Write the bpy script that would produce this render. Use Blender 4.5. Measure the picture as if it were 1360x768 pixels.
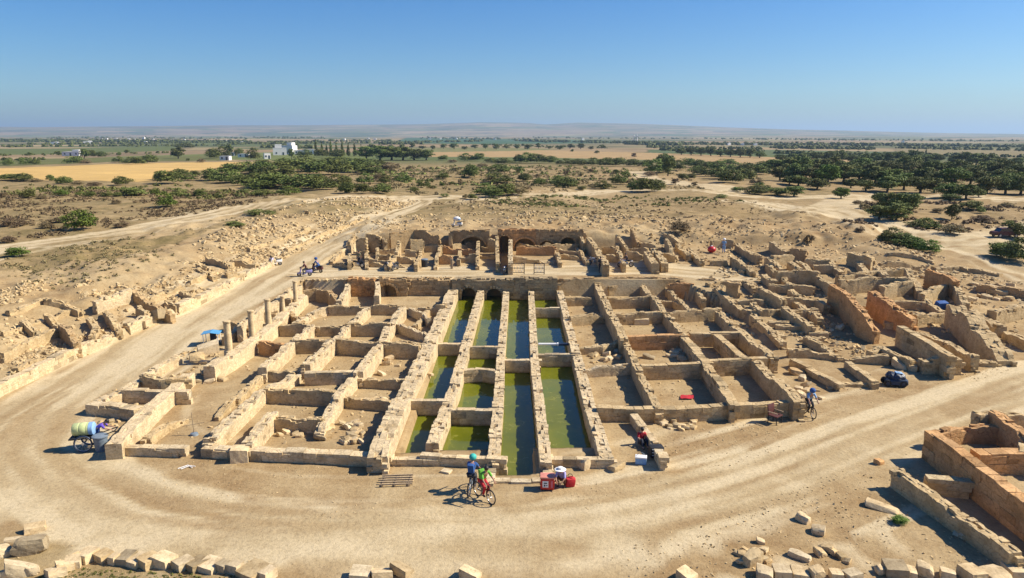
import bpy, bmesh, math, random
import numpy as np
from mathutils import Vector, Matrix
R = math.radians
rng = np.random.default_rng(7)
random.seed(7)
for o in list(bpy.data.objects): bpy.data.objects.remove(o)
scene = bpy.context.scene
COL = scene.collection

# ------------------------------------------------------------------ camera
F = 971.0; CAMZ = 14.0; PITCH = R(11.86)
cam_d = bpy.data.cameras.new('camera'); cam = bpy.data.objects.new('camera', cam_d); COL.objects.link(cam)
cam_d.sensor_width = 36; cam_d.lens = 36 * F / 1360; cam_d.clip_start = .5; cam_d.clip_end = 90000
cam.location = (0, 0, CAMZ); cam.rotation_euler = (math.pi / 2 - PITCH, 0, 0)
scene.camera = cam
# ------------------------------------------------------------------ world, sun, exposure
SUN_EL = R(41); SUN_AZ = R(84)          # azimuth measured from +Y towards +X
w = bpy.data.worlds.new('World'); scene.world = w; w.use_nodes = True
nt = w.node_tree; nt.nodes.clear()
sky = nt.nodes.new('ShaderNodeTexSky'); sky.sky_type = 'NISHITA'; sky.sun_disc = False
sky.sun_elevation = SUN_EL; sky.sun_rotation = SUN_AZ; sky.altitude = 100
sky.air_density = 1.0; sky.dust_density = 0.7; sky.ozone_density = 3.5
bg = nt.nodes.new('ShaderNodeBackground'); bg.inputs[1].default_value = 0.064
ow = nt.nodes.new('ShaderNodeOutputWorld')
hsv = nt.nodes.new('ShaderNodeHueSaturation'); hsv.inputs['Saturation'].default_value = 1.4; hsv.inputs['Hue'].default_value = .505
tn = nt.nodes.new('ShaderNodeMix'); tn.data_type = 'RGBA'; tn.blend_type = 'MULTIPLY'; tn.inputs[0].default_value = 1; tn.inputs[7].default_value = (.80, 1.02, 1.22, 1)
nt.links.new(sky.outputs[0], hsv.inputs['Color']); nt.links.new(hsv.outputs[0], tn.inputs[6]); nt.links.new(tn.outputs[2], bg.inputs[0]); nt.links.new(bg.outputs[0], ow.inputs[0])
sd = bpy.data.lights.new('sun', 'SUN'); sun = bpy.data.objects.new('sun', sd); COL.objects.link(sun)
sd.energy = 5.0; sd.angle = R(.53); sd.color = (1.0, .90, .74)
sv = Vector((math.sin(SUN_AZ) * math.cos(SUN_EL), math.cos(SUN_AZ) * math.cos(SUN_EL), math.sin(SUN_EL)))
sun.rotation_euler = sv.to_track_quat('Z', 'Y').to_euler()
scene.view_settings.view_transform = 'Standard'; scene.view_settings.look = 'None'
scene.view_settings.exposure = 0.75; scene.view_settings.gamma = 1
scene.cycles.use_denoising = True
scene.cycles.max_bounces = 6; scene.cycles.volume_bounces = 0
HAZE = 1.25e-4

# ------------------------------------------------------------------ pixel -> world
cp, sp = math.cos(PITCH), math.sin(PITCH)
def ray(u, v):
    a = (u - 680) / F; b = -(v - 384) / F
    return np.array([a, cp + b * sp, -sp + b * cp])
def PZ(u, v, z):
    d = ray(u, v); t = (z - CAMZ) / d[2]
    return np.array([d[0] * t, d[1] * t, z])
def rprof(y):
    return np.interp(y, [0, 46, 63.8, 71, 84, 110, 150, 380, 1e6], [0, 0, 1.4, 1.4, 2.3, 3.3, 3.3, 0, 0])
def PR(u, v, fn=rprof, dz=0):
    z = 0.
    for _ in range(12):
        p = PZ(u, v, z + dz); z = .5 * z + .5 * float(fn(p[1]))
    return PZ(u, v, z + dz)
def vnoise(x, y, seed=0):
    x = np.asarray(x, float); y = np.asarray(y, float)
    xi = np.floor(x).astype(np.int64); yi = np.floor(y).astype(np.int64)
    fx = x - xi; fy = y - yi; fx = fx * fx * (3 - 2 * fx); fy = fy * fy * (3 - 2 * fy)
    def h(a, b):
        n = (a * 374761393 + b * 668265263 + seed * 982451653) & 0xffffffff
        n = ((n ^ (n >> 13)) * 1274126177) & 0xffffffff
        return ((n ^ (n >> 16)) & 0xffff) / 65535.
    a = h(xi, yi); b = h(xi + 1, yi); c = h(xi, yi + 1); d = h(xi + 1, yi + 1)
    return (a * (1 - fx) + b * fx) * (1 - fy) + (c * (1 - fx) + d * fx) * fy - .5
def smooth(x): x = np.clip(x, 0, 1); return x * x * (3 - 2 * x)
def inpoly(x, y, P):
    c = np.zeros(np.shape(x), bool); n = len(P)
    for i in range(n):
        x1, y1 = P[i][:2]; x2, y2 = P[(i + 1) % n][:2]
        if y1 == y2: continue
        m = ((y1 > y) != (y2 > y)) & (x < (x2 - x1) * (y - y1) / (y2 - y1) + x1)
        c ^= m
    return c
def pldist(x, y, L):
    """distance to polyline, plus interpolated third value"""
    best = np.full(np.shape(x), 1e9); val = np.zeros(np.shape(x))
    for a, b in zip(L[:-1], L[1:]):
        dx, dy = b[0] - a[0], b[1] - a[1]; q = dx * dx + dy * dy + 1e-9
        t = np.clip(((x - a[0]) * dx + (y - a[1]) * dy) / q, 0, 1)
        d = np.hypot(x - a[0] - t * dx, y - a[1] - t * dy)
        m = d < best; best = np.where(m, d, best); val = np.where(m, a[2] + t * (b[2] - a[2]), val)
    return best, val

# ------------------------------------------------------------------ terrain height
bank_px = [(-160, 600), (0, 525), (60, 496), (95, 478), (160, 452), (205, 432), (240, 418), (290, 393), (345, 364), (375, 348), (420, 328), (470, 304), (520, 285), (560, 266)]
BANK = np.array([PR(*p) for p in bank_px])
def PB(pts, z=0): return [PZ(u, v, z)[:2] for u, v in pts]
FLOOR_L = PB([(150, 592), (300, 466), (395, 404)]) ; FLOOR_L += [(FLOOR_L[-1][0] + .3, 63.9)]
FLOOR_L = PB([(230, 592), (120, 560), (165, 530), (300, 452), (392, 400)]) + [(-18.6, 63.9), (-1.5, 63.9), (-1.5, 30.5)]
FLOOR_R = [(1.5, 30.5), (1.5, 63.9)] + [(14.5, 63.9), (18.3, 56), (17.2, 44)] + PB([(1058, 540), (880, 552)])
NORTH = [(-19.5, 70.6), (-17.5, 81.6), (15.5, 81.6), (12.2, 70.6)]
NPASS = [(-1.25, 70.3), (-1.25, 82.5), (-.25, 82.5), (-.25, 70.3)]
POOLS = [[(-5.2, 30.3), (-5.0, 31), (-4.75, 63.9), (3.9, 63.9), (4.0, 31.5), (-5.0, 30.9)], [(-.8, 28.6), (-.7, 40), (1., 40), (1., 28.6)]]
PITS = [(-5.05, .2, 63.5, 65.3, -1.3), (-11.45, -9.35, 63.5, 64.8, -.25), (-6.6, -2.8, 81.4, 82.5, 1.25), (.1, 2.55, 81.4, 82.5, 1.2), (2.75, 7.7, 81.4, 82.7, 1.25)]
hill_u = [-400, 0, 120, 340, 450, 560, 640, 700, 720, 760, 830, 900, 1000, 1150, 1280, 1320, 1360, 1800]
hill_e = [11, 12, 12, 14, 14, 15, 17.5, 16.5, 15, 17.5, 16, 13, 9, 5, 2, 3, 2.5, 3]
def H(x, y):
    x = np.asarray(x, float); y = np.asarray(y, float)
    z = rprof(y).astype(float)
    # left bank
    by = BANK[:, 1]; xb = np.interp(y, by, BANK[:, 0])
    d = xb - x
    A = np.interp(y, [0, 24, 30, 68, 110, 150], [1, 1, 1, 1, .5, 0])
    wall_on = np.interp(y, [66, 71], [1, 0])
    st = wall_on * np.clip(d / .3, 0, 1) * .55 + (1 - wall_on) * .55 * smooth(d / 2.5)
    lump = .5 * vnoise(x / 2.2, y / 2.2, 3) + .3 * vnoise(x / .9, y / .9, 4)
    z = z + A * np.where(d > 0, st + 1.5 * smooth((d - .5) / 9.) + lump * smooth(d / 3) * (1 - smooth((d - 16) / 8)) * 1.1, 0)
    # soft relief
    z = z + .05 * vnoise(x / 1.7, y / 1.7, 5) + .10 * vnoise(x / 6, y / 6, 6)
    back = smooth((y - 84) / 30) * (1 - smooth((y - 230) / 120))
    z = z + back * (1.1 * vnoise(x / 17, y / 22, 8) + .5 * vnoise(x / 6, y / 7, 9))
    rr = smooth((x - 18) / 6) * smooth((y - 44) / 12) * (1 - smooth((y - 100) / 20))
    z = z + rr * (.8 * vnoise(x / 5, y / 5, 11) + .3 * vnoise(x / 1.5, y / 1.5, 12))
    m = 1.5 * smooth((y - 81.4) / 1.2) * (1 - smooth((y - 90) / 18)) * smooth((x + 22) / 6) * (1 - smooth((x - 40) / 10))
    z = z + m * (.5 + .5 * vnoise(x / 3, y / 2, 14) + .3 * vnoise(x / 1.1, y / 1.1, 15))
    nz = .03 * vnoise(x / 1.3, y / 1.3, 21) + .06 * vnoise(x / 3, y / 3, 22)
    z = np.where(inpoly(x, y, FLOOR_L) | inpoly(x, y, FLOOR_R), nz, z)
    z = np.where(inpoly(x, y, NORTH), 1.35 + nz, z)
    z = np.where(inpoly(x, y, NPASS), 1.1, z)
    for P in POOLS: z = np.where(inpoly(x, y, P), -1.3, z)
    for (a, b, c_, d_, zz) in PITS: z = np.where((x > a) & (x < b) & (y > c_) & (y < d_), zz, z)
    # far hills
    yy = np.maximum(y, 1.)
    far = smooth((y - 4200) / 5200)
    u = 680 + F * x / 9500.
    e = np.interp(u, hill_u, hill_e) + .9 * vnoise(x / 700, y / 900, 31)
    mid = smooth((y - 1500) / 2500) * (1 - far) * 12 * (.4 + vnoise(x / 1500, y / 1000, 33))
    z = z + far * e / F * 9500 + mid
    return z
def G(u, v, dz=0.):
    d = ray(u, v)
    ts = 1.01 ** np.arange(250, 1010); 
    x = d[0] * ts; y = d[1] * ts; z = CAMZ + d[2] * ts
    hh = H(x, y) + dz; k = np.argmax(z < hh)
    if z[k] >= hh[k]: return None
    lo, hi = ts[k - 1], ts[k]
    for _ in range(22):
        mi = (lo + hi) / 2
        if CAMZ + d[2] * mi < float(H(d[0] * mi, d[1] * mi)) + dz: hi = mi
        else: lo = mi
    return np.array([d[0] * hi, d[1] * hi, CAMZ + d[2] * hi])

# ------------------------------------------------------------------ materials
def lin(r, g, b):
    f = lambda c: (c / 255. / 12.92) if c / 255. <= .04045 else ((c / 255. + .055) / 1.055) ** 2.4
    return (f(r), f(g), f(b), 1)
def newmat(name):
    m = bpy.data.materials.new(name); m.use_nodes = True
    n = m.node_tree; b = n.nodes['Principled BSDF']; return m, n, b
def N(nt_, t, **k):
    n = nt_.nodes.new(t)
    for a, v in k.items(): setattr(n, a, v)
    return n
def noise(nt_, scale, detail=4, rough=.55, vec=None, dist=0):
    n = N(nt_, 'ShaderNodeTexNoise'); n.inputs['Scale'].default_value = scale
    n.inputs['Detail'].default_value = detail; n.inputs['Roughness'].default_value = rough; n.inputs['Distortion'].default_value = dist
    if vec is not None: nt_.links.new(vec, n.inputs['Vector'])
    return n.outputs['Fac']
def ramp(nt_, fac, stops):
    r = N(nt_, 'ShaderNodeValToRGB'); e = r.color_ramp.elements
    while len(e) < len(stops): e.new(.5)
    for i, (p, c) in enumerate(stops):
        e[i].position = p; e[i].color = c if len(c) == 4 else (*c, 1)
    nt_.links.new(fac, r.inputs[0]); return r.outputs[0]
def mix(nt_, fac, a, b, mode='MIX'):
    m = N(nt_, 'ShaderNodeMix', data_type='RGBA', blend_type=mode)
    for s, v in ((0, fac), (6, a), (7, b)):
        if hasattr(v, 'links'): nt_.links.new(v, m.inputs[s])
        else: m.inputs[s].default_value = v
    return m.outputs[2]
def math_(nt_, op, a, b=0., c=0., clamp=False):
    m = N(nt_, 'ShaderNodeMath', operation=op); m.use_clamp = clamp
    for i, v in enumerate((a, b, c)):
        if hasattr(v, 'links'): nt_.links.new(v, m.inputs[i])
        else: m.inputs[i].default_value = v
    return m.outputs[0]
def bump(nt_, b, h, strength, dist=.05):
    n = N(nt_, 'ShaderNodeBump'); n.inputs['Strength'].default_value = strength; n.inputs['Distance'].default_value = dist
    nt_.links.new(h, n.inputs['Height']); nt_.links.new(n.outputs[0], b.inputs['Normal'])
def grey(v): return (v, v, v, 1)

def mat_stone(name, joints=1.):
    m, n, b = newmat(name)
    a = N(n, 'ShaderNodeAttribute', attribute_name='Col').outputs['Color']
    co = N(n, 'ShaderNodeTexCoord').outputs['Object']
    n1 = noise(n, 1.4, 5, .6, co); n2 = noise(n, 9., 5, .7, co)
    c = mix(n, 1., a, ramp(n, n1, [(.3, (.66, .62, .56)), (.55, (1, 1, 1)), (.75, (1.12, 1.08, 1.0))]), 'MULTIPLY')
    c = mix(n, 1., c, ramp(n, n2, [(.28, (.50, .44, .38)), (.45, (.95, .95, .95)), (.7, (1.08, 1.08, 1.06))]), 'MULTIPLY')
    mp = N(n, 'ShaderNodeMapping'); mp.inputs['Scale'].default_value = (2.6, 2.6, 5.2); n.links.new(co, mp.inputs[0])
    wv = N(n, 'ShaderNodeVectorMath', operation='ADD'); nz_ = N(n, 'ShaderNodeTexNoise'); nz_.inputs['Scale'].default_value = 2.; n.links.new(co, nz_.inputs['Vector'])
    n.links.new(mp.outputs[0], wv.inputs[0]); n.links.new(nz_.outputs['Color'], wv.inputs[1])
    vo = N(n, 'ShaderNodeTexVoronoi', feature='DISTANCE_TO_EDGE'); vo.inputs['Scale'].default_value = 1.; n.links.new(wv.outputs[0], vo.inputs['Vector'])
    joint = ramp(n, vo.outputs['Distance'], [(.0, (.55, .48, .40)), (.04, (.86, .84, .81)), (.08, (1, 1, 1))])
    c = mix(n, math_(n, 'MULTIPLY', math_(n, 'MULTIPLY_ADD', n1, 2.4, -.75, True), joints), c, mix(n, 1., c, joint, 'MULTIPLY'))
    wz = N(n, 'ShaderNodeSeparateXYZ'); n.links.new(N(n, 'ShaderNodeNewGeometry').outputs['Position'], wz.inputs[0])
    damp = ramp(n, math_(n, 'ADD', math_(n, 'MULTIPLY_ADD', wz.outputs['Z'], 2., 1.), math_(n, 'MULTIPLY', n1, .25)), [(.42, (.40, .40, .30)), (.56, (.80, .78, .70)), (.66, (1, 1, 1))])
    c = mix(n, 1., c, damp, 'MULTIPLY')
    n.links.new(c, b.inputs['Base Color']); b.inputs['Roughness'].default_value = .93
    b.inputs['Specular IOR Level'].default_value = .15
    bump(n, b, math_(n, 'ADD', math_(n, 'MULTIPLY', n2, .7), math_(n, 'MULTIPLY', math_(n, 'MINIMUM', vo.outputs['Distance'], .09), 5. * joints)), .6, .035)
    return m
M_STONE = mat_stone('weathered_limestone'); M_ROCK = mat_stone('rough_limestone', 0.)

def mat_ground():
    m, n, b = newmat('dry_earth')
    L = n.links
    geo = N(n, 'ShaderNodeNewGeometry').outputs['Position']
    at = lambda s, o='Fac': N(n, 'ShaderNodeAttribute', attribute_name=s).outputs[o]
    rutA, road, veg, soil, fw, fc, far = at('rut'), at('road'), at('veg'), at('soil'), at('fw'), at('fcol', 'Color'), at('far')
    big = noise(n, .12, 4, .6, geo); med = noise(n, .7, 6, .65, geo); fine = noise(n, 6., 5, .7, geo); grit = noise(n, 28., 3, .7, geo)
    tan = ramp(n, med, [(.28, (0.311, 0.220, 0.112)), (.5, (0.391, 0.292, 0.158)), (.72, (0.446, 0.344, 0.196))])
    brown = ramp(n, med, [(.3, (0.247, 0.159, 0.075)), (.55, (0.326, 0.229, 0.116)), (.75, (0.391, 0.285, 0.154))])
    c = mix(n, math_(n, 'MULTIPLY_ADD', big, 3.2, -1.25, True), tan, brown)
    c = mix(n, soil, c, brown)
    # dry scrub tones
    vn = noise(n, .35, 7, .7, geo)
    scr = ramp(n, vn, [(.30, (0.101, 0.087, 0.032)), (.44, (0.176, 0.137, 0.059)), (.56, (0.269, 0.194, 0.091)), (.72, (0.361, 0.273, 0.136))])
    c = mix(n, math_(n, 'MULTIPLY', veg, math_(n, 'MULTIPLY_ADD', big, 1.2, .25, True), 0, True), c, scr)
    # road
    rt = noise(n, .9, 6, .6, geo)
    st = N(n, 'ShaderNodeMapping'); st.inputs['Scale'].default_value = (.16, 1.1, 1); L.new(geo, st.inputs[0])
    rs = math_(n, 'ADD', noise(n, .5, 6, .6, geo), math_(n, 'MULTIPLY', rutA, .8))
    rc = ramp(n, rs, [(.3, (0.397, 0.305, 0.172)), (.5, (0.466, 0.370, 0.221)), (.7, (0.518, 0.422, 0.264))])
    rf = math_(n, 'ADD', math_(n, 'MULTIPLY', road, 1.7), math_(n, 'MULTIPLY_ADD', rt, .9, -.80)); rf = math_(n, 'ADD', rf, math_(n, 'MULTIPLY', rutA, 2.6))
    c = mix(n, math_(n, 'MULTIPLY', rf, .95, 0, True), c, rc)
    # speckle
    c = mix(n, 1., c, ramp(n, fine, [(.28, (.74, .71, .68)), (.5, (1, 1, 1)), (.78, (1.12, 1.11, 1.1))]), 'MULTIPLY')
    c = mix(n, 1., c, ramp(n, grit, [(.30, (.72, .70, .68)), (.42, (1, 1, 1)), (.68, (1, 1, 1)), (.8, (1.25, 1.22, 1.18))]), 'MULTIPLY')
    # far plain: patchwork of fields
    mp = N(n, 'ShaderNodeMapping'); mp.inputs['Scale'].default_value = (1 / 330., 1 / 230., 0); mp.inputs['Rotation'].default_value = (0, 0, .3); L.new(geo, mp.inputs[0])
    vo = N(n, 'ShaderNodeTexVoronoi'); vo.inputs['Scale'].default_value = 1.; vo.inputs['Randomness'].default_value = .8; L.new(mp.outputs[0], vo.inputs['Vector'])
    sep = N(n, 'ShaderNodeSeparateColor'); L.new(vo.outputs['Color'], sep.inputs[0])
    pl = ramp(n, sep.outputs[0], [(0., (.20, .145, .085)), (.2, (.29, .215, .12)), (.36, (.08, .10, .04)), (.5, (.17, .14, .075)), (.66, (.36, .27, .15)), (.8, (.055, .08, .035)), (.92, (.13, .15, .05))])
    n[0] if False else None
    mp2 = N(n, 'ShaderNodeMapping'); mp2.inputs['Scale'].default_value = (1 / 160., 1 / 260., 0); L.new(geo, mp2.inputs[0])
    pn = noise(n, 1., 6, .7, mp2.outputs[0])
    pl = mix(n, 1., pl, ramp(n, pn, [(.32, (.42, .46, .42)), (.47, (1, 1, 1)), (.7, (1.15, 1.12, 1.08))]), 'MULTIPLY')
    c = mix(n, far, c, pl)
    fcn = mix(n, 1., fc, ramp(n, noise(n, .05, 6, .65, geo), [(.3, (.85, .84, .82)), (.7, (1.12, 1.12, 1.1))]), 'MULTIPLY')
    c = mix(n, fw, c, fcn)
    L.new(c, b.inputs['Base Color']); b.inputs['Roughness'].default_value = .97; b.inputs['Specular IOR Level'].default_value = .1
    hgt = math_(n, 'ADD', math_(n, 'MULTIPLY', fine, .6), math_(n, 'MULTIPLY', grit, .25))
    hgt = math_(n, 'ADD', hgt, math_(n, 'MULTIPLY', med, 1.6))
    bump(n, b, hgt, .55, .10)
    return m
M_GROUND = mat_ground()

def simple(name, col, rough=.6, metal=0., spec=.5, var=0., scale=8.):
    m, n, b = newmat(name)
    if var:
        co = N(n, 'ShaderNodeTexCoord').outputs['Object']
        f = noise(n, scale, 4, .6, co)
        lo = tuple(c * (1 - var) for c in col[:3]); hi = tuple(min(1, c * (1 + var)) for c in col[:3])
        n.links.new(ramp(n, f, [(.3, lo), (.7, hi)]), b.inputs['Base Color'])
    else: b.inputs['Base Color'].default_value = (*col[:3], 1)
    b.inputs['Roughness'].default_value = rough; b.inputs['Metallic'].default_value = metal; b.inputs['Specular IOR Level'].default_value = spec
    return m
def mat_water():
    m, n, b = newmat('green_pool_water')
    geo = N(n, 'ShaderNodeNewGeometry').outputs['Position']
    f = noise(n, .35, 4, .6, geo)
    g2 = noise(n, 1.6, 7, .7, geo, 1.2)
    c = ramp(n, f, [(.3, (.085, .10, .006)), (.55, (.125, .135, .008)), (.75, (.09, .12, .010))])
    c = mix(n, ramp(n, g2, [(.56, (0, 0, 0)), (.66, (.6, .6, .6))]), c, (.20, .20, .03, 1))
    n.links.new(c, b.inputs['Base Color'])
    n.links.new(math_(n, 'MULTIPLY_ADD', ramp(n, g2, [(.56, (0, 0, 0)), (.68, (1, 1, 1))]), .35, .04), b.inputs['Roughness'])
    b.inputs['IOR'].default_value = 1.33
    r = noise(n, 3.0, 3, .5, geo); bump(n, b, r, .05, .02)
    return m
M_WATER = mat_water()
def mat_leaf(name, c1, c2, c3):
    m, n, b = newmat(name)
    a = N(n, 'ShaderNodeAttribute', attribute_name='Col').outputs['Fac']
    oi = N(n, 'ShaderNodeObjectInfo').outputs['Random']
    c = ramp(n, a, [(0., c1), (.5, c2), (1., c3)])
    hs = N(n, 'ShaderNodeHueSaturation'); n.links.new(c, hs.inputs['Color'])
    n.links.new(math_(n, 'MULTIPLY_ADD', oi, .045, .478), hs.inputs['Hue'])
    n.links.new(math_(n, 'MULTIPLY_ADD', oi, .6, .72), hs.inputs['Value'])
    n.links.new(hs.outputs[0], b.inputs['Base Color']); b.inputs['Roughness'].default_value = .75; b.inputs['Specular IOR Level'].default_value = .25
    return m
M_DARK = mat_leaf('dark_foliage', (.055, .070, .014), (.105, .130, .028), (.175, .20, .045))
M_MIDG = mat_leaf('olive_foliage', (.075, .085, .020), (.135, .150, .036), (.21, .22, .055))
M_BRIGHT = mat_leaf('bright_green_foliage', (.05, .085, .012), (.105, .16, .022), (.17, .23, .035))
M_DRY = mat_leaf('dry_scrub_foliage', (.11, .08, .038), (.19, .14, .068), (.28, .21, .11))
M_BARK = simple('bark', (.09, .065, .045), .9, var=.4)

# ------------------------------------------------------------------ object helpers
def tag(o, label=None, cat=None, group=None, kind=None):
    if label: o['label'] = label
    if cat: o['category'] = cat
    if group: o['group'] = group
    if kind: o['kind'] = kind
    return o
def empty(name, loc, label=None, cat=None, group=None, rz=0.):
    o = bpy.data.objects.new(name, None); COL.objects.link(o); o.location = tuple(loc); o.rotation_euler = (0, 0, rz)
    o.empty_display_size = .2
    return tag(o, label, cat, group)
def npmesh(name, V, Fq, cols=None, tris=None):
    me = bpy.data.meshes.new(name)
    V = np.asarray(V, np.float32); nq = len(Fq) if Fq is not None else 0; ntr = len(tris) if tris is not None else 0
    me.vertices.add(len(V)); me.vertices.foreach_set('co', V.ravel())
    idx = []; starts = []; 
    if nq: idx.append(np.asarray(Fq, np.int32).ravel())
    if ntr: idx.append(np.asarray(tris, np.int32).ravel())
    idx = np.concatenate(idx)
    st = np.concatenate([np.arange(nq) * 4, nq * 4 + np.arange(ntr) * 3]).astype(np.int32)
    me.loops.add(len(idx)); me.loops.foreach_set('vertex_index', idx)
    me.polygons.add(nq + ntr); me.polygons.foreach_set('loop_start', st)
    me.polygons.foreach_set('use_smooth', np.zeros(nq + ntr, bool))
    me.update(calc_edges=True)
    if cols is not None:
        ca = me.color_attributes.new('Col', 'FLOAT_COLOR', 'POINT')
        c = np.ones((len(V), 4), np.float32); c[:, :cols.shape[1]] = cols
        ca.data.foreach_set('color', c.ravel())
    me.validate()
    return me
def link(name, me, mat=None, parent=None, loc=None):
    o = bpy.data.objects.new(name, me); COL.objects.link(o)
    if mat is not None: me.materials.append(mat)
    if parent is not None: o.parent = parent
    if loc is not None: o.location = tuple(loc)
    return o

# rock templates: subdivided cubes chipped by random planes
def _rock(cuts, nplane, dmin, dmax, var, round_):
    bm = bmesh.new(); bmesh.ops.create_cube(bm, size=2.)
    bmesh.ops.subdivide_edges(bm, edges=bm.edges[:], cuts=cuts, use_grid_fill=True)
    V = np.array([v.co[:] for v in bm.verts]); Q = np.array([[v.index for v in f.verts] for f in bm.faces]); bm.free()
    out = []
    for _ in range(var):
        W = V * (1 - round_ * (np.linalg.norm(V, axis=1, keepdims=True) - 1) / .73)
        for _ in range(nplane):
            n = rng.normal(size=3); n /= np.linalg.norm(n); sup = (V @ n).max(); d = sup * rng.uniform(dmin, dmax)
            e = W @ n - d; W = W - np.where(e > 0, e, 0)[:, None] * n
        out.append(W + (.006 if round_ == 0 else .012) * rng.normal(size=W.shape))
    return np.array(out), Q
TPL = {'block': _rock(1, 3, .93, 1.03, 24, .0), 'slab': _rock(1, 2, .96, 1.03, 24, .0), 'rubble': _rock(1, 9, .62, .92, 24, .12), 'rock': _rock(3, 11, .62, .94, 16, .10), 'cut': _rock(3, 5, .90, 1.02, 10, .03)}
def rock_batch(C, S, yaw, jit=.075, tilt=.05, kind='block'):
    """centres (n,3), full sizes (n,3), yaw (n) -> verts, quads"""
    n = len(C); C = np.asarray(C, float); S = np.asarray(S, float); yaw = np.asarray(yaw, float)
    RV, RQ = TPL[kind]; m = RV.shape[1]
    fl = rng.choice([-1, 1], size=(n, 1, 2))
    T = RV[rng.integers(0, len(RV), n)].copy(); par = (fl[..., 0] * fl[..., 1])[:, 0]; T[..., :2] *= fl
    T = T * S[:, None] / 2
    tx = rng.normal(size=n) * tilt; ty = rng.normal(size=n) * tilt
    z = T[..., 2] + T[..., 0] * tx[:, None] + T[..., 1] * ty[:, None]
    c, s = np.cos(yaw)[:, None], np.sin(yaw)[:, None]
    x = T[..., 0] * c - T[..., 1] * s; y = T[..., 0] * s + T[..., 1] * c
    V = np.stack([x, y, z], -1) + C[:, None]
    Qn = np.where((par < 0)[:, None, None], RQ[:, ::-1][None], RQ[None])
    Q = Qn + (np.arange(n) * m)[:, None, None]
    return V.reshape(-1, 3), Q.reshape(-1, 4)
TINT = {'tan': (.55, .415, .23), 'pale': (.63, .50, .31), 'red': (.56, .335, .155), 'grey': (.43, .335, .20), 'brown': (.48, .34, .18)}
def stone_cols(n, tint, spread=.16, dark=.10):
    b = np.array(TINT[tint]); k = 1 + spread * rng.uniform(-1, .55, size=(n, 1))
    k = np.where(rng.random((n, 1)) < dark, k * .62, k)
    c = b[None] * k * (1 + .035 * rng.normal(size=(n, 1)) * np.array([[.6, 0, -1.]]))
    return np.clip(c, .03, .85)

class Acc:
    def __init__(s): s.V = []; s.Q = []; s.C = []; s.n = 0
    def add(s, V, Q, C):
        if len(V) == 0: return
        s.V.append(V); s.Q.append(Q + s.n); s.C.append(C); s.n += len(V)
    def rocks(s, C, S, yaw, tint='tan', **k):
        if len(C) == 0: return
        V, Q = rock_batch(C, S, yaw, **k); s.add(V, Q, np.repeat(stone_cols(len(C), tint), len(V) // len(C), 0))
    def build(s, name, parent=None, mat=None):
        if not s.V: return None
        V = np.concatenate(s.V)
        if parent is not None:
            V = V - np.array(parent.location[:])
        me = npmesh(name, V, np.concatenate(s.Q), np.concatenate(s.C))
        return link(name, me, mat or M_STONE, parent)

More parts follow.
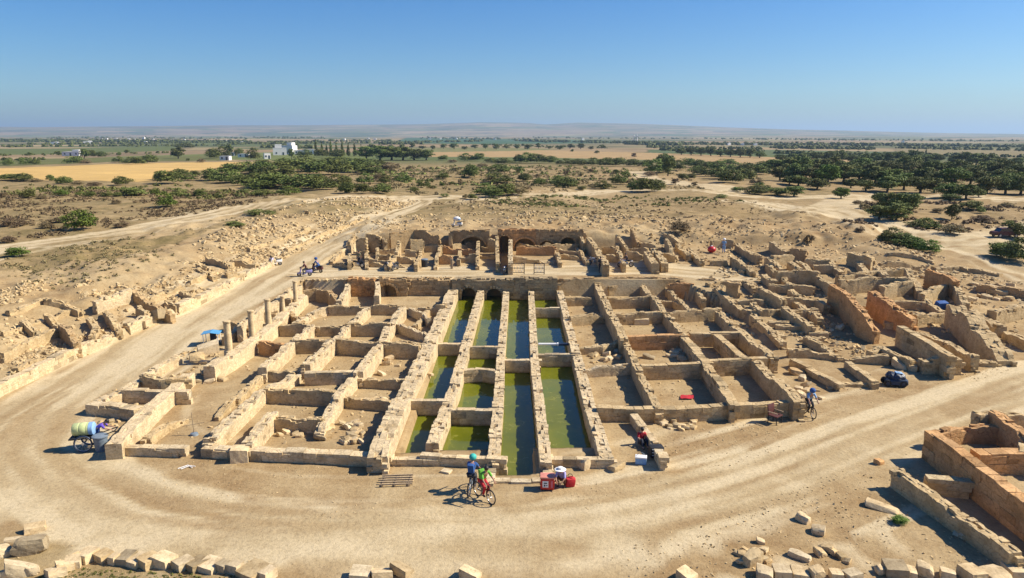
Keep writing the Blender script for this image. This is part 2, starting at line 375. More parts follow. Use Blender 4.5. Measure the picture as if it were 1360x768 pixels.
B_ROOT = [None]
def wall(parent, pts, width=.6, h=None, z=None, style='rubble', tint='tan', rough=.12, name='wall', base=None):
    """pts: pixel (u,v[,top]) of the wall's top centre line; h = height above the ground, or z = absolute height of the top"""
    width *= .86 if parent is not B_ROOT[0] else .84
    P = []
    for p in pts:
        hh = p[2] if len(p) > 2 else (h if h is not None else z)
        if h is not None:
            q = None; zz = 0.
            a = PZ(p[0], p[1], 0.)
            for _ in range(14):
                a = PZ(p[0], p[1], zz + hh); zz = .5 * zz + .5 * float(HS(a[0], a[1]))
            a = PZ(p[0], p[1], zz + hh)
        else: a = PZ(p[0], p[1], hh)
        P.append(a)
    P = np.array(P); seg = np.hypot(*(P[1:, :2] - P[:-1, :2]).T); cum = np.concatenate([[0], np.cumsum(seg)]); Lg = cum[-1]
    at = lambda s: np.stack([np.interp(s, cum, P[:, i]) for i in range(3)], -1)
    n = max(4, int(Lg / .11)); s = np.linspace(0, Lg, n); A = at(s)
    T = np.gradient(A[:, :2], axis=0); T /= np.hypot(*T.T)[:, None] + 1e-9; Nn = np.stack([-T[:, 1], T[:, 0]], -1)
    ph = rng.random() * 1000
    # ragged crest
    crest = rough * (2.2 * vnoise(s / 1.9 + ph, s * 0 + ph, 1) + 1.5 * vnoise(s / .6 + ph, s * 0, 2))
    if style == 'rubble':
        crest = crest - rough * 1.4 * smooth((vnoise(s / 3.1 + ph, s * 0 + 3, 5) - .12) / .2)
    crest = np.minimum(crest, rough * .9)
    top = A[:, 2] + crest
    def gh(a): return H(a[:, 0], a[:, 1])
    gl = gh(A[:, :2] + Nn * (width / 2 + .3)); gr = gh(A[:, :2] - Nn * (width / 2 + .3))
    zb = np.minimum(gl, gr) - .35
    if base is not None: zb[:] = base
    ctop = np.maximum(top - .02, zb + .1)
    acc = Acc()
    # core
    hw = width / 2 - (.03 if style == 'ashlar' else 0)
    rows = []
    def step(L_, sd, amp, miss):
        k = np.floor(s / L_ + sd * 1.7 + .35 * vnoise(s / (L_ * 2) + sd, s * 0, 4)).astype(int); hsh = ((k * 2654435761 + int(sd * 977 + ph * 13)) & 0xffff) / 65535.
        h2 = ((k * 40503 + int(sd * 331 + ph * 7)) & 0xfff) / 4095.
        return (hsh - .5) * 2 * amp - np.where(h2 < miss, .07 + .14 * hsh, 0)
    if style == 'ashlar': am, ms, LL = .012, .04, .7
    elif style == 'plaster': am, ms, LL = .02, .10, .5
    else: am, ms, LL = .028, .20, .34
    g3 = [step(LL, 1.3, am, ms), step(LL * .8, 5.1, am, ms), step(LL, 9.7, am, ms)]
    prof = [(-1.05, 0., 0), (-1.02, .5, 0), (-1.0, .93, 0), (-.95, 1., 0), (-.36, 1., 0), (-.34, 1., 1), (.34, 1., 1), (.36, 1., 2), (.95, 1., 2), (1., .93, 2), (1.02, .5, 2), (1.05, 0., 2)]
    for k, (o, f, g_) in enumerate(prof):
        wob = .035 * vnoise(s / .45 + (0 if o < 0 else 50), s * 0 + f * 3, 7) + .02 * vnoise(s / .17 + o, s * 0 + f * 5, 8)
        xy = A[:, :2] + Nn * (o * hw + (wob if abs(o) > .9 and f > .2 else 0 * wob))[:, None]
        zz = zb + (ctop - zb) * f + ((g3[g_] + .015 * vnoise(s / .13 + k, s * 0 + ph, 9)) if f > .6 else 0)
        rows.append(np.column_stack([xy, zz]))
    m = len(prof); V = np.stack(rows, 1).reshape(-1, 3)
    i = np.arange(n - 1)[:, None] * m + np.arange(m - 1)[None]
    Q = np.stack([i, i + m, i + m + 1, i + 1], -1).reshape(-1, 4)
    caps = []
    for b0 in (0, (n - 1) * m):
        for a0, b1 in ((0, 11), (1, 10), (2, 9), (3, 8), (4, 7)):
            caps.append([b0 + a0, b0 + a0 + 1, b0 + b1 - 1, b0 + b1])
    caps = [c for c in caps if len(set(c)) == 4] ; 
    cc = np.array(TINT[tint]) * (.94 if style != 'plaster' else 1.)
    Vc = np.tile(cc, (len(V), 1)) * (1 + .08 * vnoise(V[:, 0] / .7, V[:, 1] / .7, 3))[:, None]
    acc.add(V, np.concatenate([Q, np.array(caps)]), Vc)
    # stones
    Cs, Ss, Ys = [], [], []
    zmin, zmax = zb.min() + .2, top.max()
    if style == 'ashlar': sl, ch = (.45, .95), .34
    elif style == 'plaster': sl, ch = (.2, .5), .2
    else: sl, ch = (.18, .46), .17
    def along():
        out = []; q = -.05
        while q < Lg:
            l = rng.uniform(*sl); out.append((q + l / 2, l)); q += l + .006
        return np.array(out)
    if style != 'plaster' or True:
        for side in (-1, 1):
            if style == 'plaster' : zs = []
            else: zs = np.arange(zmax - ch * .9, zmin, -ch)
            for zc in zs:
                a = along(); 
                if len(a) == 0: continue
                p = at(a[:, 0]); tx = np.interp(a[:, 0], s, T[:, 0]); ty = np.interp(a[:, 0], s, T[:, 1])
                cr = np.interp(a[:, 0], s, top); bt = np.interp(a[:, 0], s, zb)
                nx, ny = -ty * side, tx * side
                dep = rng.uniform(.2, .3, len(a))
                cx = p[:, 0] + nx * (width / 2 - dep / 2 + rng.uniform(-.02, .012, len(a)))
                cy = p[:, 1] + ny * (width / 2 - dep / 2 + rng.uniform(-.02, .012, len(a)))
                zz = zc + rng.uniform(-.02, .02, len(a))
                gz = H(p[:, 0] + nx * (width / 2 + .25), p[:, 1] + ny * (width / 2 + .25))
                ok = (zz + ch * .3 < cr) & (zz > gz - .12) & (zz > bt) & (rng.random(len(a)) < (.93 if style == 'ashlar' else .40))
                Cs.append(np.column_stack([cx, cy, zz])[ok])
                Ss.append(np.column_stack([a[:, 1] + .01, dep, np.full(len(a), ch * 1.0) * rng.uniform(.9, 1.1, len(a))])[ok])
                Ys.append(np.arctan2(ty, tx)[ok])
        # capping stones
        nrow = 1 if style == 'ashlar' else max(1, int(round(width / .24)))
        for r_ in range(nrow):
            a = along()
            if len(a) == 0: continue
            off = (r_ - (nrow - 1) / 2) * (width / nrow)
            p = at(a[:, 0]); tx = np.interp(a[:, 0], s, T[:, 0]); ty = np.interp(a[:, 0], s, T[:, 1])
            cr = np.interp(a[:, 0], s, top)
            jt = rng.normal(size=len(a)) * .03
            ok = rng.random(len(a)) < (.97 if style == 'ashlar' else .16)
            sz = width * 1.04 if style == 'ashlar' else width / nrow * 1.0
            hh_ = rng.uniform(.18, .26, len(a)) if style == 'ashlar' else rng.uniform(.10, .18, len(a))
            Cs.append(np.column_stack([p[:, 0] - ty * (off + jt), p[:, 1] + tx * (off + jt), cr - hh_ / 2 + (rng.uniform(-.02, .005, len(a)) if style == 'ashlar' else rng.uniform(-.04, .0, len(a)) + .05 * (rng.random(len(a)) < .12))])[ok])
            Ss.append(np.column_stack([a[:, 1] * .97, np.full(len(a), sz) * rng.uniform(.85, 1.05, len(a)), hh_])[ok])
            Ys.append((np.arctan2(ty, tx) + rng.normal(size=len(a)) * (.03 if style == 'ashlar' else .12))[ok])
    C = np.concatenate(Cs)
    if len(C): acc.rocks(C, np.concatenate(Ss), np.concatenate(Ys), tint, kind='slab' if style == 'ashlar' else 'block', tilt=.012 if style == 'ashlar' else .05)
    return acc.build(name, parent)
def HS(x, y):   # smoothed ground, max-free average used for placing crests
    o = np.array([(-.8, 0), (.8, 0), (0, -.8), (0, .8), (0, 0)])
    return np.mean(H(x + o[:, 0], y + o[:, 1]))

# ------------------------------------------------------------------ ground sheet, split into ground / dirt roads / fields / hills
def axis(lo, hi, fine, grow, far):
    c = list(np.arange(lo, hi + 1e-6, fine)); st = fine
    up = []; q = hi
    while q < far: st = max(fine, grow * (abs(q) if abs(q) > 1 else 1)); st = min(st, fine * 1.08 ** (len(up) + 1)); q += st; up.append(q)
    return c, up
cx, upx = axis(-40, 40, .25, .022, 21000)
xs = np.array([-q for q in upx[::-1]] + cx + upx)
cy, upy = axis(24, 84, .25, .0125, 27000)
ys = np.array([-120, -60, -30, -10, 0, 6, 10, 13, 16, 18, 20, 21, 22, 23] + cy + upy)
nx, ny = len(xs), len(ys)
X, Y = np.meshgrid(xs, ys); Z = H(X, Y)

def road_line(pts): 
    L = []
    for u, v, hw in pts:
        p = G(u, v); L.append((p[0], p[1], hw))
    return L
ROADS = [
 road_line([(556, 268, 1.8), (520, 284, 1.7), (470, 307, 1.7), (425, 330, 1.8), (385, 354, 2.0), (330, 386, 2.2), (275, 418, 2.3), (215, 456, 2.4), (150, 500, 2.6), (85, 552, 3.0), (60, 595, 2.6), (95, 640, 1.9), (180, 684, 1.2), (330, 707, 1.0), (500, 715, .95), (680, 710, .95), (830, 690, .95), (960, 654, 1.0), (1080, 612, 1.1), (1200, 567, 1.2), (1290, 533, 1.3), (1400, 494, 1.5)]),
 road_line([(62, 600, 2.), (0, 640, 2.), (-120, 700, 2.)]),
 road_line([(395, 360, 1.9), (470, 359, 1.8), (600, 359, 1.8), (760, 358, 1.8), (870, 357, 1.7), (960, 364, 1.0)]),
 road_line([(-60, 342, 1.2), (20, 327, 1.2), (90, 318, 1.2), (180, 305, 1.1), (250, 291, 1.1), (310, 277, 1.1), (395, 265, 1.1)]),
 road_line([(395, 265, 1.4), (470, 262, 1.6), (560, 262, 2.2), (640, 262, 1.3), (700, 259, 1.3), (790, 254, 1.5), (880, 254, 1.6), (950, 255, 2.2), (985, 260, 2.2), (1040, 263, 1.6), (1110, 262, 1.6), (1180, 261, 1.6), (1260, 261, 1.7), (1400, 268, 1.7)]),
 road_line([(845, 228, 2.), (862, 238, 2.), (900, 244, 2.5), (950, 246, 2.5), (975, 256, 2.)]),
 road_line([(1000, 268, 1.), (1060, 277, 2.6), (1110, 281, 3.2), (1150, 294, 2.4), (1190, 306, 1.8), (1250, 318, 2.2), (1300, 330, 2.6), (1370, 356, 2.0), (1500, 400, 2.)]),
 road_line([(1130, 262, 2.4), (1110, 274, 2.6), (1105, 284, 3.)]),
 road_line([(1255, 318, 3.), (1330, 312, 3.), (1400, 300, 3.)]),
]
road = np.zeros(X.shape); near = (Y > 0) & (Y < 330) & (np.abs(X) < 160)
xn, yn = X[near], Y[near]; rn = np.zeros(xn.shape)
wob = .8 * vnoise(xn / 2.5, yn / 2.5, 41) + .5 * vnoise(xn / .8, yn / .8, 42)
for L in ROADS:
    d, hw = pldist(xn, yn, L); sc_ = np.interp(yn, [0, 60, 200], [1, 1, 1.6])
    rn = np.maximum(rn, 1 - smooth((d - hw + wob - .5) / (1.1 * sc_)))
# wheel ruts: a slightly darker, lower centre strip on the front loop
d, hw = pldist(xn, yn, ROADS[0]); rut = np.exp(-((d) / .28) ** 2) * (.5 + vnoise(xn / 3, yn / 3, 43))
rn = np.clip(rn - .55 * np.clip(rut, 0, 1), 0, 1)
road[near] = rn
def along(x, y, L):
    best = np.full(np.shape(x), 1e9); sd = np.zeros(np.shape(x)); al = np.zeros(np.shape(x)); acc_ = 0.
    for a, b in zip(L[:-1], L[1:]):
        dx, dy = b[0] - a[0], b[1] - a[1]; q = dx * dx + dy * dy + 1e-9; ln = math.sqrt(q)
        t = np.clip(((x - a[0]) * dx + (y - a[1]) * dy) / q, 0, 1); ex, ey = x - a[0] - t * dx, y - a[1] - t * dy
        d = np.hypot(ex, ey); m = d < best; best = np.where(m, d, best); sd = np.where(m, d * np.sign(dx * ey - dy * ex), sd); al = np.where(m, acc_ + t * ln, al); acc_ += ln
    return best, sd, al
rutn = np.zeros(xn.shape); bd = np.full(xn.shape, 1e9)
for L in (ROADS[0], ROADS[2], ROADS[3], ROADS[4], ROADS[6]):
    b_, sd_, al_ = along(xn, yn, L); wv = sd_ + .5 * vnoise(al_ / 9, al_ * 0, 91)
    v_ = vnoise(wv * 1.5, al_ / 11, 92) + .7 * vnoise(wv * 3.4, al_ / 7, 93); m_ = b_ < bd; bd = np.where(m_, b_, bd); rutn = np.where(m_, v_ * (1 - smooth((b_ - 5) / 3)), rutn)
rut_full = np.zeros(X.shape); rut_full[near] = rutn
# the floors and pools carry no road
infl = inpoly(X, Y, FLOOR_L) | inpoly(X, Y, FLOOR_R)
road[infl] = 0
def PG(pts):
    out = []
    for u, v in pts:
        p = G(u, v); out.append((p[0], p[1]))
    return out
veg = smooth((Y - 88) / 14) * .95 * (1 - .45 * smooth((X - 8) / 20) * (1 - smooth((Y - 125) / 25)))
xbk = np.interp(Y, BANK[:, 1], BANK[:, 0])
veg = np.maximum(veg, smooth((xbk - X - 15) / 8) * smooth((Y - 35) / 15) * .85)
veg = np.maximum(veg, inpoly(X, Y, PG([(20, 318), (200, 318), (330, 290), (395, 275), (300, 300), (150, 345), (0, 360)])) * .9)
front = (Y < 23.6); veg = np.maximum(veg, smooth((24.2 - Y) / 1.2) * smooth((-X - 7) / 3) * .45)
soil = smooth((.5 * vnoise(X / 9, Y / 9, 51) + .6 * vnoise(X / 3, Y / 3, 52)) / .22)
soil = np.maximum(soil, smooth((X - 16) / 8) * .55); soil = soil * (1 - smooth((-X - 20) / 10) * .8)
soil[infl] *= .55
far = smooth((Y + 0 * X - 300) / 160)
fields = [  # polygons (pixels), colour
 ('field', [(-300, 231), (-100, 226), (60, 221.5), (180, 216.5), (300, 215), (345, 216), (300, 222), (225, 235), (190, 243), (100, 240), (0, 238), (-300, 246)], (.50, .335, .125), 'wide strip of ripe straw yellow field on the left'),
 ('field', [(-300, 218), (60, 211), (300, 206), (300, 213.5), (150, 215), (0, 221), (-300, 229)], (.12, .125, .045), None),
 ('field', [(-300, 199), (80, 197.5), (240, 194), (240, 200), (80, 205), (-300, 209)], (.105, .125, .045), None),
 ('field', [(560, 201), (700, 199), (860, 203), (1000, 208), (1140, 213), (1140, 219), (1020, 219.5), (880, 213), (700, 209), (560, 208.5)], (.34, .235, .115), None),
 ('field', [(500, 196.5), (640, 196), (760, 198), (690, 200.5), (560, 202.5), (560, 208), (500, 207)], (.17, .165, .07), None),
 ('field', [(860, 199), (1020, 199), (1190, 202), (1190, 208), (1010, 206), (860, 203)], (.09, .115, .05), None),
 ('field', [(1190, 196), (1500, 200), (1500, 213), (1360, 211), (1190, 206)], (.20, .165, .085), None),
 ('field', [(240, 190.5), (420, 191), (500, 193), (360, 194), (240, 193)], (.11, .13, .05), None),
 ('field', [(540, 183), (800, 187), (860, 190), (640, 191.5), (520, 190)], (.06, .11, .06), None),
]
fcol = np.zeros(X.shape + (3,)); fw = np.zeros(X.shape); fid = np.zeros(X.shape, int)
for i, (nm, pl, c, lb) in enumerate(fields):
    P = PG(pl); wv = 4. ; m = inpoly(X + 0, Y, P)
    fcol[m] = c; fw[m] = 1; fid[m] = i + 1
# sand and worn patches in the scrubland
patch = smooth((vnoise(X / 14, Y / 20, 61) + .5 * vnoise(X / 5, Y / 8, 62) - .12) / .15) * smooth((Y - 105) / 20) * (1 - smooth((Y - 290) / 30)) * smooth((X + 45) / 20)
veg = veg * (1 - .7 * patch)

idx = np.arange(nx * ny).reshape(ny, nx)
Q = np.stack([idx[:-1, :-1], idx[:-1, 1:], idx[1:, 1:], idx[1:, :-1]], -1)
fr = (road[:-1, :-1] + road[:-1, 1:] + road[1:, 1:] + road[1:, :-1]) / 4
kind = np.where(fr > .5, 1, 0)
ff = np.minimum(np.minimum(fid[:-1, :-1], fid[:-1, 1:]), np.minimum(fid[1:, 1:], fid[1:, :-1]))
kind = np.where(ff > 0, 10 + ff, kind)
kind = np.where(Y[:-1, :-1] > 4200, 2, kind)
V = np.stack([X, Y, Z], -1).reshape(-1, 3).astype(np.float32)
# vertex normals of the whole sheet, kept across the split so no seam shows
gy, gx = np.gradient(Z, ys, xs); NN = np.stack([-gx, -gy, np.ones_like(gx)], -1); NN /= np.linalg.norm(NN, axis=-1)[..., None]; NN = NN.reshape(-1, 3)
attrs = dict(rut=rut_full, road=road, veg=veg, soil=soil, fw=fw, far=far)
def sheet(name, mask):
    q = Q[mask]; used = np.unique(q); rm = np.full(nx * ny, -1); rm[used] = np.arange(len(used)); q = rm[q]
    me = npmesh(name, V[used], q)
    for k, a in attrs.items():
        at_ = me.attributes.new(k, 'FLOAT', 'POINT'); at_.data.foreach_set('value', a.reshape(-1)[used].astype(np.float32))
    fc = me.attributes.new('fcol', 'FLOAT_COLOR', 'POINT'); c4 = np.ones((len(used), 4), np.float32); c4[:, :3] = fcol.reshape(-1, 3)[used]
    fc.data.foreach_set('color', c4.ravel())
    me.polygons.foreach_set('use_smooth', np.ones(len(q), bool))
    me.normals_split_custom_set_from_vertices(NN[used])
    o = link(name, me, M_GROUND); o['kind'] = 'structure'; return o
sheet('ground', kind == 0); sheet('dirt_road', kind == 1); sheet('hills', kind == 2)
for i in range(len(fields)): 
    if (kind == 11 + i).any(): sheet('field', kind == 11 + i)

# ------------------------------------------------------------------ haze
hz = bpy.data.meshes.new('haze'); bm = bmesh.new(); bmesh.ops.create_cube(bm, size=1.); bm.to_mesh(hz); bm.free()
ho = bpy.data.objects.new('haze', hz); COL.objects.link(ho); ho['kind'] = 'stuff'
ho.scale = (46000, 28400, 263); ho.location = (0, 14000, 263 / 2 - 2.6)
hm = bpy.data.materials.new('haze'); hm.use_nodes = True; hn = hm.node_tree; hn.nodes.clear()
pv = hn.nodes.new('ShaderNodeVolumePrincipled'); pv.inputs['Color'].default_value = (.50, .70, .93, 1); pv.inputs['Density'].default_value = HAZE; pv.inputs['Anisotropy'].default_value = .2
oo = hn.nodes.new('ShaderNodeOutputMaterial'); hn.links.new(pv.outputs[0], oo.inputs['Volume']); hz.materials.append(hm)

# ------------------------------------------------------------------ water
def water(quad, z=-.36):
    P = np.array([PZ(u, v, z) for u, v in quad]); me = bpy.data.meshes.new('water')
    me.from_pydata([tuple(p) for p in P], [], [list(range(len(P)))]); o = link('water', me, M_WATER); o['kind'] = 'structure'
ZP = .5    # top of the pool walls
def wq(*q):  # compartment given at wall-top height, corners as read on the crests
    P = np.array([PZ(u, v, ZP) for u, v in q]); P[:, 2] = -.36
    me = bpy.data.meshes.new('water'); me.from_pydata([tuple(p) for p in P], [], [list(range(len(P)))]); o = link('water', me, M_WATER); o['kind'] = 'structure'
wq((508, 604), (545, 530), (589, 530), (574, 604)); wq((545, 530), (581, 455), (612, 455), (589, 530)); wq((581, 455), (606, 372), (642, 372), (612, 455))
wq((566, 604), (598, 543), (656, 543), (654, 606)); wq((598, 543), (613, 490), (659, 490), (656, 543)); wq((613, 490), (621, 460), (664, 460), (659, 490)); wq((621, 460), (642, 372), (674, 372), (664, 460))
wq((656, 637), (665, 477.5), (710, 477.5), (718, 637)); wq((665, 477.5), (674, 372), (705, 372), (710, 477.5))
wq((722, 606), (712, 470), (767, 470), (806, 607)); wq((712, 470), (708, 409), (748, 409), (767, 470)); wq((708, 409), (705, 372), (741, 372), (748, 409))

# ------------------------------------------------------------------ ruins
def ruin(label, px, cat='ruins', name='ruined_building', group=None):
    p = G(*px); return empty(name, p, label, cat, group)
def arched(parent, x0, x1, y, z0, z1, arches, depth, tint, cap=True, name='wall'):
    """thick masonry wall facing -Y with round-headed openings (cx, half width, spring height) reaching its foot"""
    pts = [(x0, z0)]
    for cx_, r, zs in sorted(arches):
        pts.append((cx_ - r, z0)); pts.append((cx_ - r, zs))
        for k in range(1, 10):
            a = math.pi - math.pi * k / 10; pts.append((cx_ + r * math.cos(a), zs + r * .9 * math.sin(a)))
        pts += [(cx_ + r, zs), (cx_ + r, z0)]
    pts.append((x1, z0))
    nt_ = max(3, int((x1 - x0) / .35)); tops = [(x1 + (x0 - x1) * i / nt_, z1 + .07 * float(vnoise(i * .7, x0, 3))) for i in range(nt_ + 1)]
    pts += tops
    bm = bmesh.new(); f = bm.faces.new([bm.verts.new((px_, 0, pz)) for px_, pz in pts])
    r_ = bmesh.ops.extrude_face_region(bm, geom=[f]); 
    for e in r_['geom']:
        if isinstance(e, bmesh.types.BMVert): e.co.y += depth
    bmesh.ops.recalc_face_normals(bm, faces=bm.faces); bmesh.ops.triangulate(bm, faces=bm.faces)
    V_ = np.array([v.co[:] for v in bm.verts]); T_ = np.array([[v.index for v in f2.verts] for f2 in bm.faces]); bm.free()
    V_[:, 1] += y; V_ -= np.array(parent.location[:])
    cc = np.tile(np.array(TINT[tint]) * .85, (len(V_), 1)); me = npmesh(name, V_, None, cc, T_)
    o = link(name, me, M_STONE, parent)
    acc = Acc()
    # voussoirs round every arch
    for cx_, r, zs in arches:
        nk = max(7, int(r * math.pi / .22)); C = []; S = []
        for k in range(nk):
            a = math.pi * (k + .5) / nk
            C.append((cx_ + (r + .10) * math.cos(a), y - .01, zs + (r * .9 + .10) * math.sin(a))); S.append((.2, .24, .2))
        acc.rocks(np.array(C), np.array(S), np.zeros(nk), tint, jit=.06)
    # facing stones
    zz = z0 + .15
    while zz < z1 - .1:
        q = x0
        while q < x1 - .1:
            l = rng.uniform(.28, .6); c = q + l / 2
            inside = any(abs(c - a[0]) < a[1] + l / 2 + .12 and zz < a[2] + a[1] + .2 for a in arches)
            if not inside and rng.random() < .9: acc.rocks(np.array([(c, y + .08, zz)]), np.array([(l - .02, .24, .22)]), np.array([0.]), tint, jit=.06)
            q += l
        zz += .235
    if cap:
        for yy in np.arange(y + .15, y + min(depth, 1.) , .3):
            k = int((x1 - x0) / .42); C = np.column_stack([np.linspace(x0 + .2, x1 - .2, k), np.full(k, yy), np.full(k, z1 + .05) + rng.normal(size=k) * .04])
            keep = rng.random(k) < .8; S = np.column_stack([rng.uniform(.25, .5, k), rng.uniform(.2, .35, k), rng.uniform(.12, .26, k)])
            acc.rocks(C[keep], S[keep], rng.normal(size=k)[keep] * .2, tint)
    acc.build('facing_stones', o) if False else acc.build('facing_stones', parent)
    return o

# --- the pools
B = ruin('long stone basins of green water in the middle of the ruins, divided by low walls', (660, 500), 'basin', 'water_basin')
B_ROOT[0] = B
wall(B, [(603, 380), (570, 457), (536, 521), (505, 592), (501, 606)], 1.05, z=.75, tint='pale', style='rubble', rough=.12)
wall(B, [(641, 378), (620, 450), (604, 510), (574, 587)], .72, z=ZP, tint='pale', style='rubble', rough=.06)
wall(B, [(673, 378), (665, 472), (662, 529), (655, 610)], .62, z=ZP, tint='pale', style='rubble', rough=.06)
wall(B, [(705, 378), (710, 480), (718, 547), (725, 612)], .62, z=ZP, tint='pale', style='rubble', rough=.06)
wall(B, [(740, 372), (765, 468)], .66, z=ZP + .1, tint='pale', style='rubble', rough=.06)
wall(B, [(765, 466), (786, 547), (806, 607)], .72, z=ZP, tint='pale', style='rubble', rough=.05)
for a in ([(578, 456), (612, 456)], [(541, 531), (590, 531)], [(619, 460), (664, 460)], [(611, 491), (640, 489), (659, 492)], [(596, 543), (656, 544)],
          [(665, 477.5), (710, 477.5)], [(707, 409), (748, 409)], [(713, 470), (764, 470)]):
    wall(B, a, .42, z=ZP - .03, tint='pale', style='ashlar', rough=.02)
wall(B, [(504, 607), (577, 609)], .42, z=.3, tint='pale', style='ashlar', rough=.02)
wall(B, [(560, 603), (660, 608)], .42, z=.45, tint='pale', style='ashlar', rough=.03)
wall(B, [(722, 607), (812, 609)], .42, z=.42, tint='pale', style='ashlar', rough=.03)
wall(B, [(650, 637), (722, 637)], .40, z=.12, tint='pale', style='ashlar', rough=.02)
wall(B, [(654, 600), (649, 637)], .55, z=.16, tint='pale', style='ashlar', rough=.03)
wall(B, [(727, 603), (729, 637)], .55, z=.16, tint='pale', style='ashlar', rough=.03)
yb = 63.6
xa = lambda u: PZ(u, 395, 0)[0]
arched(B, xa(600), xa(684), yb, -1.2, 1.38, [(xa(622), .62, .2), (xa(656), .66, .1)], 2.0, 'grey')
arched(B, xa(684.2), xa(741), yb - .06, -1.2, 1.5, [], 1.6, 'grey')
pp = PZ(737, 457, .42)
# --- left block
LB = ruin('low roofless stone rooms between the basins and the row of columns, front half', (400, 560))
fr_ = dict(tint='tan')
wall(LB, [(272, 593), (330, 597), (420, 600), (508, 604)], .6, z=.48, tint='pale', style='ashlar', rough=.05)
wall(LB, [(362, 551), (427, 554)], .5, z=.75, tint='tan'); wall(LB, [(362, 548), (328, 588)], .6, z=.7, tint='pale')
wall(LB, [(352, 513), (277, 582)], .62, z=.75, tint='pale'); wall(LB, [(354, 514), (450, 518)], .5, z=.85, tint='tan')
wall(LB, [(452, 519), (424, 562)], .55, z=.8, tint='pale'); wall(LB, [(455, 525), (521, 531)], .45, z=.6, tint='tan')
wall(LB, [(349, 493), (393, 494)], .45, z=.6); wall(LB, [(406, 495), (476, 493)], .5, z=.75, tint='pale', style='ashlar', rough=.05)
wall(LB, [(477, 501), (540, 504)], .45, z=.6); wall(LB, [(476, 493), (450, 521)], .5, z=.75, tint='pale')
wall(LB, [(406, 484), (353, 514)], .6, z=.8, tint='pale'); wall(LB, [(349, 496), (312, 528)], .5, z=.45)
wall(LB, [(315, 525), (300, 540), (285, 552)], .45, z=.3)
LM = ruin('low roofless stone rooms beside the far left basin, back half below the road', (480, 430))
wall(LM, [(557, 457), (515, 456), (440, 450), (388, 451)], .5, z=.95, tint='tan'); wall(LM, [(503, 458), (476, 494)], .62, z=.95, tint='pale')
wall(LM, [(440, 452), (406, 486)], .6, z=.95, tint='pale'); wall(LM, [(386, 455), (348, 490)], .6, z=.85, tint='pale')
wall(LM, [(372, 430), (440, 430), (515, 430)], .5, z=.9, tint='tan'); wall(LM, [(461, 431), (440, 449)], .55, z=.9, tint='pale'); wall(LM, [(413, 431), (392, 450)], .55, z=.9, tint='pale')
wall(LM, [(535, 408), (515, 434), (506, 456)], .6, z=.9, tint='pale'); wall(LM, [(437, 407), (500, 406), (592, 406)], .45, z=.75, tint='tan')
wall(LM, [(488, 408), (463, 430)], .5, z=.8, tint='pale'); wall(LM, [(545, 408), (562, 414), (570, 422)], .4, z=.7, tint='pale'); wall(LM, [(527, 430), (540, 434), (565, 444)], .4, z=.6, tint='pale')
wall(LM, [(570, 410), (552, 432)], .4, z=.45); wall(LM, [(530, 452), (557, 458)], .4, z=.6)
wall(LM, [(372, 426), (346, 445)], .5, z=.8, tint='pale'); wall(LM, [(440, 406), (415, 412), (388, 432)], .5, z=.7, tint='pale')
LR = ruin('high stone retaining wall with one arched niche below the road, left of the basins', (520, 385), 'wall', 'retaining_wall')
xz = lambda u: PZ(u, 372, 1.4)[0]
arched(LR, xz(462), xz(498), yb - .1, -.2, 1.45, [], .9, 'red'); 
arched(LR, xz(504), xz(541), yb - .15, -.2, 1.5, [(xz(515.5), .78, .35)], 1.5, 'brown'); arched(LR, xz(541.2), xz(597), yb + .1, -.2, 1.35, [], .9, 'brown')
wall(LR, [(500, 372), (502, 380), (500, 393)], .5, z=1.3, tint='pale', style='plaster'); wall(LR, [(463, 373), (459, 388), (450, 398)], .5, z=1.2, tint='pale')
wall(LR, [(403, 385), (420, 384), (436, 386), (450, 397)], .5, z=1.05, tint='brown'); wall(LR, [(405, 371), (440, 369), (463, 371)], .5, z=1.45, tint='pale')
# --- column side
LC = ruin('thick ashlar terrace wall carrying the row of columns beside the left road', (290, 480), 'wall', 'terrace_wall')
wall(LC, [(403, 390), (385, 408), (362, 430), (337, 449), (306, 470), (277, 486)], .85, z=.95, tint='pale', style='plaster', rough=.05)
wall(LC, [(250, 495), (232, 512), (205, 535), (150, 590)], .8, z=.75, tint='pale', style='plaster', rough=.08)
wall(LC, [(146, 591), (190, 592), (238, 594)], .5, z=.45, tint='pale', style='ashlar', rough=.05); wall(LC, [(245, 552), (222, 562), (195, 583)], .5, z=.35)
wall(LC, [(120, 534), (150, 537), (178, 541)], .7, z=.6, tint='pale', style='ashlar', rough=.04); wall(LC, [(165, 516), (200, 517), (245, 518)], .5, z=.75, tint='pale', style='ashlar', rough=.04)
wall(LC, [(190, 497), (165, 516), (122, 534)], .7, z=.65, tint='pale'); wall(LC, [(190, 496), (215, 503), (250, 500)], .6, z=.95, tint='tan'); wall(LC, [(237, 470), (215, 482), (192, 496)], .6, z=.6, tint='pale')
wall(LC, [(348, 441), (378, 430)], .45, z=.7); wall(LC, [(345, 453), (377, 456)], .5, z=.9, tint='red'); wall(LC, [(303, 425), (330, 430)], .5, z=1.1, tint='brown'); wall(LC, [(338, 414), (366, 412)], .5, z=1.1, tint='brown')
wall(LC, [(362, 397), (388, 398)], .5, z=1.15, tint='brown'); wall(LC, [(318, 430), (346, 410), (372, 392), (398, 378)], .45, z=1.35, tint='pale'); wall(LC, [(298, 442), (318, 430)], .5, z=.9, tint='pale')
wall(LC, [(352, 431), (372, 423), (386, 416)], .4, z=.8); wall(LC, [(385, 415), (402, 423)], .45, z=.85, tint='brown')
